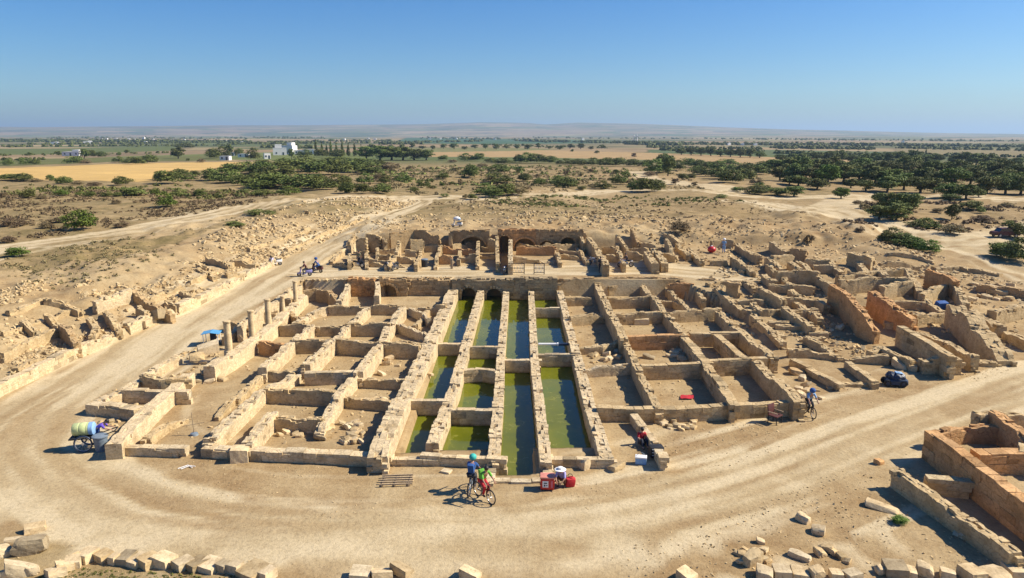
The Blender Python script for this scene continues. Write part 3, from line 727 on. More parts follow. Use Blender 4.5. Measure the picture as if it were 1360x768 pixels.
# --- right block
RB = ruin('low roofless stone rooms right of the basins, front half with a long front wall', (900, 510))
wall(RB, [(794, 539), (840, 541), (905, 541), (980, 537), (1060, 533)], .55, z=.7, tint='tan', style='ashlar', rough=.04)
wall(RB, [(830, 449), (843, 480), (858, 510), (876, 541)], .5, z=.85, tint='tan'); wall(RB, [(907, 445), (936, 480), (954, 505), (974, 534)], .6, z=.95, tint='tan', style='ashlar', rough=.1)
wall(RB, [(953, 444), (987, 474)], .55, z=.95, tint='tan', style='ashlar', rough=.04); wall(RB, [(987, 443), (1007, 458), (1028, 476)], .6, z=.95, tint='tan')
wall(RB, [(1004, 476), (1030, 503), (1062, 532)], .65, z=1.05, tint='tan'); wall(RB, [(776, 487), (845, 483)], .5, z=.65, tint='pale'); wall(RB, [(852, 485), (937, 482)], .5, z=.9, tint='tan', style='ashlar', rough=.04)
wall(RB, [(937, 478), (1010, 475)], .5, z=1.0, tint='tan', style='ashlar', rough=.04); wall(RB, [(830, 446), (907, 444)], .5, z=1.0, tint='red', style='ashlar', rough=.04); wall(RB, [(917, 442), (984, 441)], .5, z=.95, tint='tan', style='ashlar', rough=.03)
wall(RB, [(765, 457), (800, 456), (828, 449)], .45, z=.7, tint='tan')
RC = ruin('low roofless stone rooms right of the basins, back half below the cross road', (860, 410))
wall(RC, [(790, 368), (803, 400), (817, 425), (829, 449)], .65, z=1.1, tint='tan'); wall(RC, [(845, 368), (868, 395), (887, 416), (909, 446)], .55, z=1.0, tint='tan')
wall(RC, [(880, 375), (915, 412)], .4, z=.8); wall(RC, [(954, 411), (970, 427), (990, 443)], .6, z=.95, tint='tan'); wall(RC, [(750, 396), (785, 395)], .45, z=.7); wall(RC, [(807, 396), (866, 395)], .45, z=.9)
wall(RC, [(757, 420), (800, 416)], .45, z=.75); wall(RC, [(815, 416), (885, 414), (955, 410)], .5, z=.9); wall(RC, [(744, 370), (790, 369), (842, 368), (900, 369), (950, 371)], .7, z=1.48, tint='brown')
wall(RC, [(808, 381), (838, 379)], .5, z=.8); wall(RC, [(866, 397), (895, 397), (915, 411)], .4, z=.7); wall(RC, [(888, 375), (905, 377), (922, 378)], .5, z=1.3, tint='red'); wall(RC, [(922, 378), (935, 396)], .5, z=1.0); wall(RC, [(953, 393), (985, 390)], .4, z=.5)
DW = ruin('short low stone wall beside the seated person in red, right of the basins', (865, 575), 'wall', 'stone_wall')
wall(DW, [(842, 552, .42), (860, 576, .36), (872, 592, .45), (881, 604, .62)], .45, z=.4, tint='pale', style='ashlar', rough=.08)

# --- ruins beyond the cross road
NL = ruin('cluster of small crumbling rooms beyond the cross road, left of the dark passage', (540, 345))
def many(par, L, **k):
    for e in L:
        kk = dict(k); kk.update(e[1] if len(e) > 1 and isinstance(e[1], dict) else {})
        if k.get('width') == .42:
            steep = abs(e[0][-1][1] - e[0][0][1]) > abs(e[0][-1][0] - e[0][0][0]); kk['h'] = kk['h'] * (.72 if steep else .85); kk['rough'] = .2
        wall(par, e[0], **kk)
d15 = dict(width=.42, h=.9, tint='tan')
many(NL, [([(518, 308), (550, 307), (583, 308)], dict(h=1.3, tint='brown')), ([(488, 312), (504, 312)],), ([(474, 317), (486, 317)],), ([(486, 319), (502, 320)],), ([(503, 318), (512, 318)],),
 ([(463, 321), (468, 321)], dict(h=1.2, tint='pale')), ([(474, 328), (485, 328)], dict(h=1.4, tint='brown')), ([(499, 329), (527, 328)],), ([(538, 332), (552, 332)],), ([(525, 340), (550, 341)],),
 ([(486, 343), (515, 343)],), ([(502, 337), (518, 338)],), ([(582, 340), (599, 340)], dict(h=1., tint='red')), ([(564, 326), (580, 326)],), ([(589, 328), (631, 330)], dict(tint='red')), ([(610, 339), (631, 339)],),
 ([(600, 350), (631, 351)], dict(h=.4)), ([(545, 316), (561, 317)],), ([(485, 350), (513, 351)], dict(h=.4)), ([(531, 351), (560, 352)], dict(h=.4)), ([(649, 318), (660, 318)],), ([(443, 349), (462, 351)], dict(h=.5)),
 ([(585, 326), (578, 350)],), ([(560, 327), (552, 352)],), ([(567, 320), (560, 327)],), ([(525, 340), (513, 350)],), ([(635, 318), (634, 350)],), ([(660, 315), (661, 350)], dict(h=1.2)), ([(530, 318), (526, 336)],),
 ([(486, 328), (487, 350)],), ([(464, 336), (464, 350)],), ([(501, 331), (501, 341)],), ([(581, 309), (582, 319)], dict(h=1.2)), ([(598, 311), (599, 324)], dict(h=1.1)), ([(611, 332), (609, 345)],), ([(470, 312), (455, 330), (440, 347)], dict(h=.5)),
 ([(640, 328), (660, 329)], dict(h=.6)), ([(637, 338), (660, 340)], dict(h=.5)), ([(600, 322), (632, 323)], dict(h=.7))], **d15)
xn_ = lambda u: PZ(u, 311, 3.3)[0]
arched(NL, xn_(597), xn_(650), 81.2, 1.2, 3.5, [(xn_(627), 1.55, 1.5)], 1.6, 'brown')
NR = ruin('row of stone rooms with arched niches beyond the cross road, right of the dark passage', (740, 340))
arched(NR, xn_(661), xn_(712), 81.25, 1.1, 3.6, [(xn_(670), .52, 2.6), (xn_(697), 1.15, 1.7)], 1.6, 'red')
arched(NR, xn_(712.2), xn_(776), 81.2, 1.2, 3.55, [(xn_(727), .95, 1.6), (xn_(755), .85, 2.1)], 1.8, 'brown')
many(NR, [([(678, 313), (678, 350)], dict(h=1.5, width=.5, tint='pale')), ([(686, 329), (737, 329)], dict(h=1., tint='red')), ([(680, 324), (720, 323), (766, 324)], dict(h=.4)), ([(743, 328), (767, 330)],), ([(680, 342), (736, 342)], dict(h=.7, tint='pale')),
 ([(746, 339), (778, 341)], dict(h=.5)), ([(738, 330), (744, 347)],), ([(766, 328), (781, 345)],), ([(782, 312), (793, 328), (805, 350)], dict(h=1.7, width=.7)), ([(819, 325), (829, 350)], dict(h=1.2)), ([(819, 312), (833, 330)], dict(h=1.)),
 ([(839, 304), (848, 319)], dict(h=1.6, tint='brown')), ([(859, 334), (871, 351)], dict(h=1.3, width=.8)), ([(868, 328), (883, 349)], dict(h=1.3, width=.8)), ([(885, 316), (892, 332)], dict(h=1.5)), ([(801, 328), (819, 330)],), ([(806, 338), (824, 339)],),
 ([(833, 328), (859, 328)],), ([(829, 336), (854, 336)],), ([(847, 321), (872, 324)],), ([(882, 336), (900, 337)],), ([(700, 345), (716, 346)], dict(h=.4)), ([(770, 312), (776, 325)], dict(h=1.4))], **d15)
# --- right: crumbling walls
RM = ruin('crumbled low walls on the rise beside the red ball, right of the arched rooms', (980, 335), 'ruins', 'ruined_building')
many(RM, [([(880, 336), (898, 338)],), ([(945, 319), (960, 318), (975, 320)],), ([(979, 323), (1009, 340)],), ([(973, 342), (1000, 357)],), ([(943, 346), (965, 347)], dict(h=.5)), ([(979, 313), (1005, 311), (1035, 312)], dict(h=.5)),
 ([(1025, 320), (1046, 333)], dict(h=1.)), ([(1051, 329), (1072, 331)], dict(h=1.3, width=1., tint='brown')), ([(1026, 339), (1051, 338)], dict(h=1.1)), ([(1019, 342), (1039, 356)],), ([(1049, 347), (1063, 356)],), ([(915, 331), (932, 346)], dict(h=.6)),
 ([(900, 322), (915, 338)], dict(h=.7)), ([(968, 356), (990, 359)], dict(h=.4)), ([(884, 308), (905, 322)], dict(h=.6))], width=.6, h=.8, tint='tan')
RK = ruin('jumble of half buried low walls at the right end of the cross road', (1030, 385))
many(RK, [([(947, 390), (984, 389)], dict(h=.4)), ([(966, 374), (982, 376)], dict(h=1.2, width=.9, tint='brown')), ([(980, 398), (1014, 397)], dict(h=.5)), ([(1008, 380), (1022, 388), (1041, 398)], dict(h=.9)), ([(1021, 377), (1050, 378), (1080, 380)],),
 ([(1032, 360), (1060, 358), (1087, 361)], dict(h=1.2, width=.6)), ([(1070, 343), (1102, 345)], dict(h=.9)), ([(1081, 352), (1120, 352)], dict(h=.8)), ([(1042, 407), (1060, 418), (1078, 431)], dict(h=.8)), ([(1030, 431), (1078, 434)], dict(h=.3)),
 ([(1040, 410), (1085, 409)], dict(h=.7)), ([(1025, 395), (1082, 398)], dict(h=.6)), ([(940, 375), (955, 372), (1005, 373)], dict(h=.4)), ([(1000, 402), (1015, 412)], dict(h=.5)), ([(1003, 425), (1040, 445)], dict(h=.35)), ([(958, 378), (948, 395)], dict(h=.6)),
 ([(1015, 362), (1028, 372)], dict(h=.8)), ([(1020, 350), (1030, 362)], dict(h=.6)), ([(950, 380), (962, 392), (985, 410)], dict(h=.5)), ([(985, 410), (1020, 411), (1045, 410)], dict(h=.5)), ([(968, 398), (980, 397)], dict(h=.4)), ([(1000, 418), (1025, 440), (1040, 455)], dict(h=.45)), ([(1022, 425), (1045, 426)], dict(h=.4)), ([(1055, 398), (1075, 410), (1090, 422)], dict(h=.6)), ([(1085, 395), (1098, 404)], dict(h=.8)), ([(1050, 384), (1066, 394)], dict(h=.7)), ([(1088, 365), (1104, 378)], dict(h=1.)), ([(1040, 365), (1052, 378)], dict(h=.8)), ([(1060, 345), (1075, 358)], dict(h=.7)), ([(1102, 346), (1118, 358)], dict(h=.8)), ([(1000, 388), (1020, 389)], dict(h=.5)), ([(990, 372), (1004, 384)], dict(h=.5)), ([(1075, 440), (1100, 441)], dict(h=.35))], width=.6, h=.7, tint='tan')
RT = ruin('tall orange brown stone walls with long blue shadows on the far right', (1160, 420))
many(RT, [([(1104, 378), (1120, 385), (1145, 410), (1166, 438, 1.0)], dict(h=2.0, width=.55, tint='red', rough=.08)), ([(1158, 386), (1185, 402), (1214, 423, 1.2)], dict(h=1.8, width=.7, tint='red', rough=.08)),
 ([(1115, 372), (1165, 366), (1205, 368)], dict(h=1.3)), ([(1172, 381), (1190, 376), (1211, 374)], dict(h=1.1)), ([(1231, 358), (1250, 363), (1270, 373)], dict(h=1.5, tint='red')), ([(1225, 386), (1245, 378), (1266, 373)], dict(h=1.2)), ([(1265, 372), (1283, 402)], dict(h=1.1)),
 ([(1196, 433), (1230, 451), (1262, 472)], dict(h=1.4, width=.55, style='ashlar', rough=.04)), ([(1216, 436), (1255, 453), (1296, 473)], dict(h=1.0)), ([(1215, 416), (1252, 413)], dict(h=.9)), ([(1215, 424), (1262, 418)], dict(h=.5)), ([(1113, 366), (1160, 361), (1207, 356)], dict(h=.8)),
 ([(1128, 336), (1160, 341)], dict(h=1.2, width=1.)), ([(1170, 346), (1220, 352)], dict(h=.5)), ([(1127, 361), (1160, 362)], dict(h=.9)), ([(1185, 400), (1235, 403)], dict(h=.5)), ([(1228, 395), (1252, 412)], dict(h=.7)), ([(1163, 352), (1176, 366)], dict(h=.9)), ([(1205, 357), (1222, 384)], dict(h=.9)), ([(1140, 344), (1152, 360)], dict(h=.8)), ([(1175, 425), (1205, 427)], dict(h=.6)), ([(1262, 418), (1290, 436)], dict(h=.8)), ([(1095, 345), (1128, 340)], dict(h=.7)), ([(1180, 335), (1215, 338), (1240, 345)], dict(h=.4))], width=.6, h=.9, tint='tan')
RU = ruin('massive rubble wall stepping down at the right edge of the ruins', (1300, 445), 'wall', 'stone_wall')
many(RU, [([(1268, 406), (1285, 418), (1312, 440), (1338, 470, .8)], dict(h=1.7, width=1.3, rough=.3)), ([(1318, 412), (1345, 404), (1400, 396)], dict(h=1.2)), ([(1338, 440), (1370, 455)], dict(h=.6)), ([(1295, 410), (1330, 430)], dict(h=1., width=1.)),
 ([(1240, 355), (1275, 354), (1330, 362)], dict(h=.35)), ([(1225, 476), (1250, 476), (1275, 477)], dict(h=.9)), ([(1276, 478), (1320, 480)], dict(h=.3)), ([(1300, 375), (1400, 392)], dict(h=.7, tint='brown'))], width=.8, h=.9, tint='tan')
RW = ruin('knee high outlines of rooms beside the dark covered vehicle, right of the front rooms', (1110, 480))
many(RW, [([(1047, 466), (1080, 466), (1130, 472), (1180, 475)], dict(rough=.2)), ([(1053, 477), (1080, 490), (1112, 507)], dict(style='ashlar', rough=.04)), ([(1126, 480), (1142, 492), (1160, 505)], dict(style='ashlar', rough=.05)), ([(1112, 506), (1140, 508), (1170, 505)], dict(h=.25)),
 ([(1070, 448), (1090, 458), (1115, 471)], dict(h=.45)), ([(1155, 465), (1170, 461), (1190, 470), (1212, 477)], dict(h=.7)), ([(1080, 446), (1094, 446)], dict(h=.4)), ([(1190, 476), (1225, 480)], dict(h=.5))], width=.5, h=.45, tint='tan')
# --- near right
NB = ruin('tall red brown stone rooms cut by the right edge of the photo, nearest the camera', (1290, 620))
wall(NB, [(1237, 571), (1270, 594), (1310, 625), (1360, 660), (1420, 705)], .6, h=1.35, tint='red', style='ashlar', rough=.04)
wall(NB, [(1237, 571), (1280, 563), (1338, 564)], .5, h=.9, tint='red'); wall(NB, [(1297, 550), (1340, 547), (1400, 547)], .6, h=1.1, tint='tan'); wall(NB, [(1320, 548), (1360, 574), (1400, 600)], .6, h=1.2, tint='red')
wall(NB, [(1297, 600), (1340, 599), (1420, 600)], .7, h=.95, tint='red', style='ashlar', rough=.03); wall(NB, [(1232, 632), (1278, 636)], .5, h=.75, tint='tan', style='ashlar', rough=.04)
wall(NB, [(1360, 574), (1362, 600)], .5, h=1.)
NW = ruin('long low freestanding stone wall slanting down beside the tall red rooms, lower right', (1265, 690), 'wall', 'stone_wall')
wall(NW, [(1192, 624), (1230, 650), (1290, 690), (1350, 731)], .55, h=.75, tint='tan', rough=.06); wall(NW, [(1340, 740), (1400, 765)], .6, h=.3, tint='pale', style='ashlar', rough=.03)
# --- left bank walls
BK = ruin('long retaining wall of pale blocks along the left side of the dirt road', (100, 480), 'wall', 'retaining_wall')
many(BK, [([(-60, 540), (0, 507), (50, 484), (88, 466)], dict(h=.6)), ([(92, 465), (118, 454), (142, 443)], dict(h=.42, style='rubble', rough=.16)), ([(168, 431), (180, 425), (203, 416)], dict(h=.5, rough=.2, style='rubble')), ([(234, 404), (262, 391), (296, 376)], dict(h=.55)), ([(300, 374), (335, 357), (372, 340)], dict(h=.32, style='rubble', rough=.22))], width=.6, h=.6, tint='pale', style='ashlar', rough=.07)
BI = ruin('broken pale walls half buried in the rubble slope above the left road', (170, 395))
many(BI, [([(125, 399), (150, 390), (172, 383)], dict(h=1.0, tint='pale')), ([(172, 383), (200, 400), (229, 416)], dict(h=.75, tint='brown')), ([(81, 429), (92, 438), (102, 455)], dict(h=.9, tint='brown')), ([(118, 420), (128, 432), (122, 445)], dict(h=.6)), ([(140, 410), (150, 425), (158, 437)], dict(h=.6)),
 ([(275, 341), (304, 350)],), ([(312, 345), (340, 352)],), ([(300, 361), (322, 361)],), ([(262, 348), (275, 352)],), ([(220, 398), (235, 404)],), ([(190, 400), (215, 388)],), ([(60, 398), (85, 402), (107, 414)], dict(h=.4)), ([(45, 445), (80, 430)], dict(h=.3)), ([(183, 405), (195, 412)], dict(h=.8)), ([(0, 470), (40, 452), (75, 436)], dict(h=.5)), ([(20, 490), (60, 470)], dict(h=.35)), ([(0, 440), (50, 422), (95, 408)], dict(h=.35)), ([(250, 372), (290, 356), (330, 342)], dict(h=.4)), ([(205, 392), (240, 378)], dict(h=.5)), ([(240, 384), (256, 392)], dict(h=.6)), ([(330, 330), (370, 315), (410, 302)], dict(h=.35)), ([(380, 330), (430, 308), (480, 290)], dict(h=.3)), ([(30, 425), (48, 440)], dict(h=.5)), ([(62, 418), (78, 430)], dict(h=.5)), ([(262, 352), (285, 366)], dict(h=.5)), ([(10, 415), (60, 396)], dict(h=.3))], width=.5, h=.6, tint='tan')

# ------------------------------------------------------------------ small mesh kit
class Kit:
    """collects simple solids into one mesh"""
    def __init__(s): s.bm = bmesh.new()
    def _post(s, vs, M): bmesh.ops.transform(s.bm, matrix=M, verts=vs)
    def box(s, c, d, rot=(0, 0, 0), bev=.0):
        r = bmesh.ops.create_cube(s.bm, size=1.); vs = r['verts']
        bmesh.ops.scale(s.bm, vec=d, verts=vs)
        if bev:
            es = list({e for v in vs for e in v.link_edges}); q = bmesh.ops.bevel(s.bm, geom=es, offset=bev, segments=2, affect='EDGES', profile=.6); vs = list({v for f in q['faces'] for v in f.verts} | {v for v in vs if v.is_valid})
        M = Matrix.Translation(c) @ (Matrix.Rotation(rot[2], 4, 'Z') @ Matrix.Rotation(rot[1], 4, 'Y') @ Matrix.Rotation(rot[0], 4, 'X')); s._post([v for v in vs if v.is_valid], M); return s
    def cyl(s, a, b, r, r2=None, n=12):
        a, b = Vector(a), Vector(b); d = b - a; L = d.length
        r_ = bmesh.ops.create_cone(s.bm, cap_ends=True, segments=n, radius1=r, radius2=r if r2 is None else r2, depth=L)
        s._post(r_['verts'], Matrix.Translation((a + b) / 2) @ d.to_track_quat('Z', 'Y').to_matrix().to_4x4()); return s
    def path(s, pts, r, n=8):
        for a, b in zip(pts[:-1], pts[1:]): s.cyl(a, b, r, n=n)
        return s
    def ball(s, c, r, sc=(1, 1, 1), sub=2):
        r_ = bmesh.ops.create_icosphere(s.bm, subdivisions=sub, radius=r); s._post(r_['verts'], Matrix.Translation(c) @ Matrix.Diagonal((*sc, 1))); return s
    def torus(s, c, R_, r, axis='Y', n=28, m=8):
        vs = []; 
        for i in range(n):
            a = 2 * math.pi * i / n; row = []
            for j in range(m):
                b = 2 * math.pi * j / m; q = (R_ + r * math.cos(b)); p = Vector((q * math.cos(a), r * math.sin(b), q * math.sin(a)))
                if axis == 'X': p = Vector((p.y, p.x, p.z))
                if axis == 'Z': p = Vector((p.x, p.z, p.y))
                row.append(s.bm.verts.new(p + Vector(c)))
            vs.append(row)
        for i in range(n):
            for j in range(m): s.bm.faces.new([vs[i][j], vs[(i + 1) % n][j], vs[(i + 1) % n][(j + 1) % m], vs[i][(j + 1) % m]])
        return s
    def lathe(s, prof, c=(0, 0, 0), n=20, wob=0):
        vs = []
        for r, z in prof: vs.append([s.bm.verts.new((c[0] + r * math.cos(2 * math.pi * k / n) * (1 + wob * random.uniform(-1, 1)), c[1] + r * math.sin(2 * math.pi * k / n) * (1 + wob * random.uniform(-1, 1)), c[2] + z)) for k in range(n)])
        for a, b in zip(vs[:-1], vs[1:]):
            for k in range(n): s.bm.faces.new([a[k], a[(k + 1) % n], b[(k + 1) % n], b[k]])
        s.bm.faces.new(vs[-1]); s.bm.faces.new(vs[0][::-1]); return s
    def quad(s, pts): s.bm.faces.new([s.bm.verts.new(p) for p in pts]); return s
    def prism(s, poly, y0, y1):
        """outline in XZ, extruded along Y"""
        a = [s.bm.verts.new((x, y0, z)) for x, z in poly]; b = [s.bm.verts.new((x, y1, z)) for x, z in poly]; n = len(poly)
        s.bm.faces.new(a); s.bm.faces.new(b[::-1])
        for i in range(n): s.bm.faces.new([a[i], b[i], b[(i + 1) % n], a[(i + 1) % n]])
        return s
    def build(s, name, mat, parent=None, smooth_=True, loc=None, bevel=0):
        bmesh.ops.recalc_face_normals(s.bm, faces=s.bm.faces)
        me = bpy.data.meshes.new(name); s.bm.to_mesh(me); s.bm.free(); me.polygons.foreach_set('use_smooth', [smooth_] * len(me.polygons))
        if smooth_: me.set_sharp_from_angle(angle=R(38))
        return link(name, me, mat, parent, loc)
def copy_tree(root, loc, rz=None, sc=None):
    r = root.copy(); COL.objects.link(r); r.location = tuple(loc)
    if rz is not None: r.rotation_euler = (0, 0, rz)
    if sc is not None: r.scale = (sc, sc, sc) if not hasattr(sc, '__len__') else sc
    for k in ('label', 'group'): pass
    for ch in list(root.children):
        c = ch.copy(); COL.objects.link(c); c.parent = r; c.matrix_parent_inverse = ch.matrix_parent_inverse.copy()
        for g in list(ch.children):
            d_ = g.copy(); COL.objects.link(d_); d_.parent = c
    return r
M = dict(
 black=simple('black_rubber', (.012, .012, .014), .7), steel=simple('steel', (.45, .45, .46), .35, .9), red=simple('red_cloth', (.42, .012, .02), .8, var=.2), redp=simple('red_paint', (.50, .02, .02), .35, var=.12),
 darkred=simple('dark_red', (.075, .018, .015), .6, var=.25), blue=simple('blue_cloth', (.02, .08, .26), .85, var=.25), lblue=simple('light_blue_cloth', (.22, .38, .60), .8, var=.15), navy=simple('navy_cover', (.012, .03, .07), .5, var=.3),
 teal=simple('turquoise_cloth', (.03, .38, .33), .7, var=.15), green=simple('green_cloth', (.12, .38, .04), .85, var=.25), lgreen=simple('pale_yellow_green_plastic', (.50, .56, .26), .75, var=.2), white=simple('white_paint', (.78, .77, .74), .5, var=.05),
 whitecl=simple('white_cloth', (.75, .74, .72), .9, var=.08), grey=simple('grey_plastic', (.16, .20, .24), .6, var=.2), skin=simple('skin', (.36, .19, .12), .6), skin2=simple('fair_skin', (.55, .33, .23), .6), hair=simple('dark_hair', (.015, .011, .009), .6),
 jeans=simple('dark_trousers', (.025, .03, .045), .9, var=.3), lav=simple('lavender_cloth', (.30, .28, .55), .85, var=.15), wood=simple('weathered_wood', (.34, .25, .15), .85, var=.35, scale=14.), pink=simple('pink_cloth', (.60, .16, .20), .85), sky_=simple('sky_blue_canvas', (.08, .28, .50), .7, var=.15),
 olive=simple('khaki_cloth', (.20, .18, .10), .9, var=.2), chrome=simple('chrome', (.6, .6, .6), .2, 1.), glass=simple('dark_glass', (.02, .03, .04), .08, 0, .8), eye=simple('eye', (.02, .015, .012), .3), salmon=simple('faded_red_lid', (.62, .24, .17), .5, var=.12), violet=simple('violet_cloth', (.12, .07, .42), .85, var=.15),
 render_=simple('whitewashed_render', (.74, .72, .68), .85, var=.06, scale=2.), roofg=simple('flat_roof', (.50, .48, .44), .9, var=.1), pane=simple('window_pane', (.05, .07, .09), .15), silver=simple('silver_paint', (.45, .46, .48), .3, .5))
M_COLUMN = mat_stone('column_stone', 0.)

# ------------------------------------------------------------------ columns
def column(u, vtop, vbase, label, wpx=11, top='cap', zt=None):
    p = PZ(u, vbase, .85); dist = math.hypot(p[1], CAMZ); h = 1.12 * max(1.2, (vbase - vtop) * (p[1] * cp + (CAMZ - .85 - .8) * sp) / F / cp * .98); r = .84 * wpx * dist / F / 2
    o = empty('stone_column', (p[0], p[1], .72), label, 'column', 'weathered stone columns standing on the terrace wall')
    ph = random.random() * 9
    k = Kit(); k.lathe([(r * 1.0, .12), (r * .99, h * .33), (r * .96, h * .34), (r * .97, h * .6), (r * .93, h * .61), (r * .90, h - .16)], n=18, wob=.015); a = k.build('shaft', M_COLUMN, o)
    k = Kit(); k.lathe([(r * 1.35, -.25), (r * 1.32, .05), (r * 1.15, .12), (r * 1.05, .14)], n=16, wob=.03); k.build('base', M_COLUMN, o)
    k = Kit(); k.lathe([(r * .91, h - .14), (r * 1.03, h - .08), (r * 1.06, h - .01), (r * .9, h + .02)], n=16, wob=.06); k.build('capital', M_COLUMN, o)
    for ch in o.children:
        me = ch.data; ca = me.color_attributes.new('Col', 'FLOAT_COLOR', 'POINT'); ca.data.foreach_set('color', np.tile(np.array([.60, .46, .27, 1.], np.float32), len(me.vertices)))
    return o
column(304, 427, 465, 'nearest and thickest tan column, beside the blue canopy', 11.5)
column(335, 413, 447, 'second column from the front of the row on the terrace wall', 10)
column(357, 398, 431, 'middle column of the row, between the second and the short one', 9.5)
column(376, 393, 414, 'shortest column of the row, its top broken low', 7)
column(393, 374, 402, 'farthest column of the row, next to the cross road', 7)

# ------------------------------------------------------------------ loose stones, blocks and rubble
def rock_obj(name, C, S, yaw, label, cat='stone', group=None, tint='pale', jit=.10, tilt=.2):
    a = Acc(); a.rocks(np.array([[0, 0, 0.]]), np.array([S]), np.array([yaw]), tint, kind='cut' if jit < .05 or name == 'stone_block' else 'rock', tilt=tilt); o = a.build(name, None, M_ROCK); o.location = tuple(C)
    return tag(o, label, cat, group)
def loose(u, v, s, label, name='loose_stone', **k):
    p = G(u, v); return rock_obj(name, (p[0], p[1], p[2] + s[2] * .32), s, k.pop('yaw', random.uniform(-1, 1)), label, **k)
loose(320, 611, (.75, .7, .72), 'pale cube shaped stone block standing in front of the left rooms', name='stone_block', jit=.03, tilt=.02, yaw=.15)
loose(593, 627, (.42, .34, .1), 'small flat white slab left of the turquoise hatted cyclist', name='stone_slab', jit=.04, tilt=.02)
loose(776, 622, (.45, .4, .55), 'upright stone leaning on the front wall of the right basin', name='loose_stone')
loose(818, 623, (.7, .5, .3), 'wide grey brown stone left of the blue cooler box', tint='tan')
loose(1171, 676, (1.2, .5, .22), 'long flat slab lying beside the green tuft, lower right', name='stone_slab', yaw=-.6)
loose(1067, 692, (.5, .38, .3), 'block shaped stone, left of the flat slab, upper of two in the lower right')
loose(1086, 708, (.5, .42, .3), 'rounded stone, lower of two in the lower right')
loose(1062, 741, (.75, .35, .25), 'narrow stone just above the bottom row of blocks, lower right')
loose(998, 748, (.65, .5, .5), 'pointed stone on the scattered rubble patch, bottom right', tint='tan')
for i, (u, v, s_) in enumerate([(1095, 732, .4), (1106, 735, .3), (1117, 741, .26), (1124, 747, .22), (1090, 737, .35)]): loose(u, v, (s_ * 1.3, s_, s_ * .7), ['largest', 'second largest', 'middle', 'smallest', 'leftmost'][i] + ' stone of the trail above the bottom right blocks', tint='tan')
loose(1010, 721, (.3, .25, .2), 'pale stone at the upper edge of the bottom right rubble patch'); loose(1167, 616, (.4, .3, .25), 'dark reddish stone lying alone left of the tall red rooms', tint='red')
loose(851, 430, (1.15, .9, .55), 'big flat topped block on the floor of a right hand room', name='stone_block', jit=.02, tilt=.02, yaw=0); loose(862, 476, (.8, .5, .3), 'pale slab on the floor behind the red cloth room', name='stone_slab')
loose(1195, 489, (.9, .6, .5), 'rounded boulder right behind the dark covered vehicle'); loose(1213, 492, (.6, .5, .4), 'brown boulder right of the covered vehicle', tint='tan'); loose(1059, 497, (1.0, .7, .35), 'dark sided block at the corner beside the long room wall', tint='brown')
loose(1066, 505, (.5, .4, .35), 'upper of two small stones beside the room wall corner'); loose(1070, 514, (.5, .4, .35), 'lower of two small stones beside the room wall corner')
loose(1145, 445, (.7, .7, .3), 'flat round stone beside the shadow of the tall red wall', tint='pale'); loose(1115, 437, (.5, .5, .35), 'small capital shaped stone by the tall red wall')
loose(207, 423, (1.2, .8, .75), 'big pale block at the end of the left retaining wall', name='stone_block', jit=.03, yaw=-.3); loose(192, 432, (.8, .6, .5), 'second pale block below the end of the left retaining wall', name='stone_block', jit=.04, yaw=-.3)
loose(277, 470, (1.3, .8, .8), 'large tilted white block beside the nearest column', name='stone_block', jit=.04, yaw=.5); loose(262, 480, (.9, .7, .6), 'dark tilted stone left of the white block, near the columns', tint='tan')
loose(6, 519, (.5, .4, .7), 'pale marker stone at the end of the retaining wall, left edge', name='stone_block', jit=.03)
loose(41, 731, (1.1, .75, .62), 'big weathered boulder at the lower left corner', name='boulder', tint='pale', yaw=.3); loose(47, 705, (.7, .4, .3), 'small light stone above the lower left boulder', yaw=.5)
loose(5, 735, (.8, .6, .35), 'flat stone at the left edge beside the boulder'); loose(22, 722, (.7, .4, .3), 'long stone behind the lower left boulder', yaw=.4); loose(30, 762, (.9, .6, .5), 'tilted pale stone below the lower left boulder', yaw=.6); loose(12, 768, (.6, .4, .4), 'stone in the very bottom left corner'); loose(44, 762, (.4, .35, .35), 'small stone right below the lower left boulder')
# bottom left row of blocks
bl = [(117, 743, .62), (138, 743, .6), (152, 748, .35), (168, 746, .62), (183, 749, .58), (199, 750, .66), (219, 749, .7), (236, 754, .35), (244, 753, .6), (262, 753, .72), (280, 755, .66), (298, 757, .5), (313, 759, .5), (337, 763, .85), (356, 768, .5)]
for i, (u, v, s_) in enumerate(bl):
    lb = 'number %s pale block from the left in the bottom left row' % ['one', 'two', 'three', 'four', 'five', 'six', 'seven', 'eight', 'nine', 'ten', 'eleven', 'twelve', 'thirteen', 'fourteen', 'fifteen'][i]
    loose(u, v, (s_ * random.uniform(.75, .98), s_ * random.uniform(.8, 1.05), random.uniform(.28, .4)), lb, name='stone_block', group='rough blocks in a row along the bottom left', jit=.08, tint=['pale', 'tan', 'pale', 'grey'][i % 4], yaw=-.45 + random.uniform(-.25, .25), tilt=.07)
for i, (u, v, s_) in enumerate([(98, 752, .5), (87, 757, .5), (75, 765, .55), (104, 748, .3)]): loose(u, v, (s_, s_ * .8, .35), ['uppermost', 'middle', 'lowest', 'smallest'][i] + ' stone of the short slanting row at bottom left', name='stone_block')
br = [(1015, 766, .6), (1038, 764, .62), (1062, 765, .6), (1083, 766, .5), (1110, 768, .5), (1131, 769, .6), (1168, 761, .4), (1188, 761, .75), (1207, 765, .5), (1228, 762, .6), (1258, 767, .55), (1290, 768, .8), (1322, 770, .8), (1350, 762, .8)]
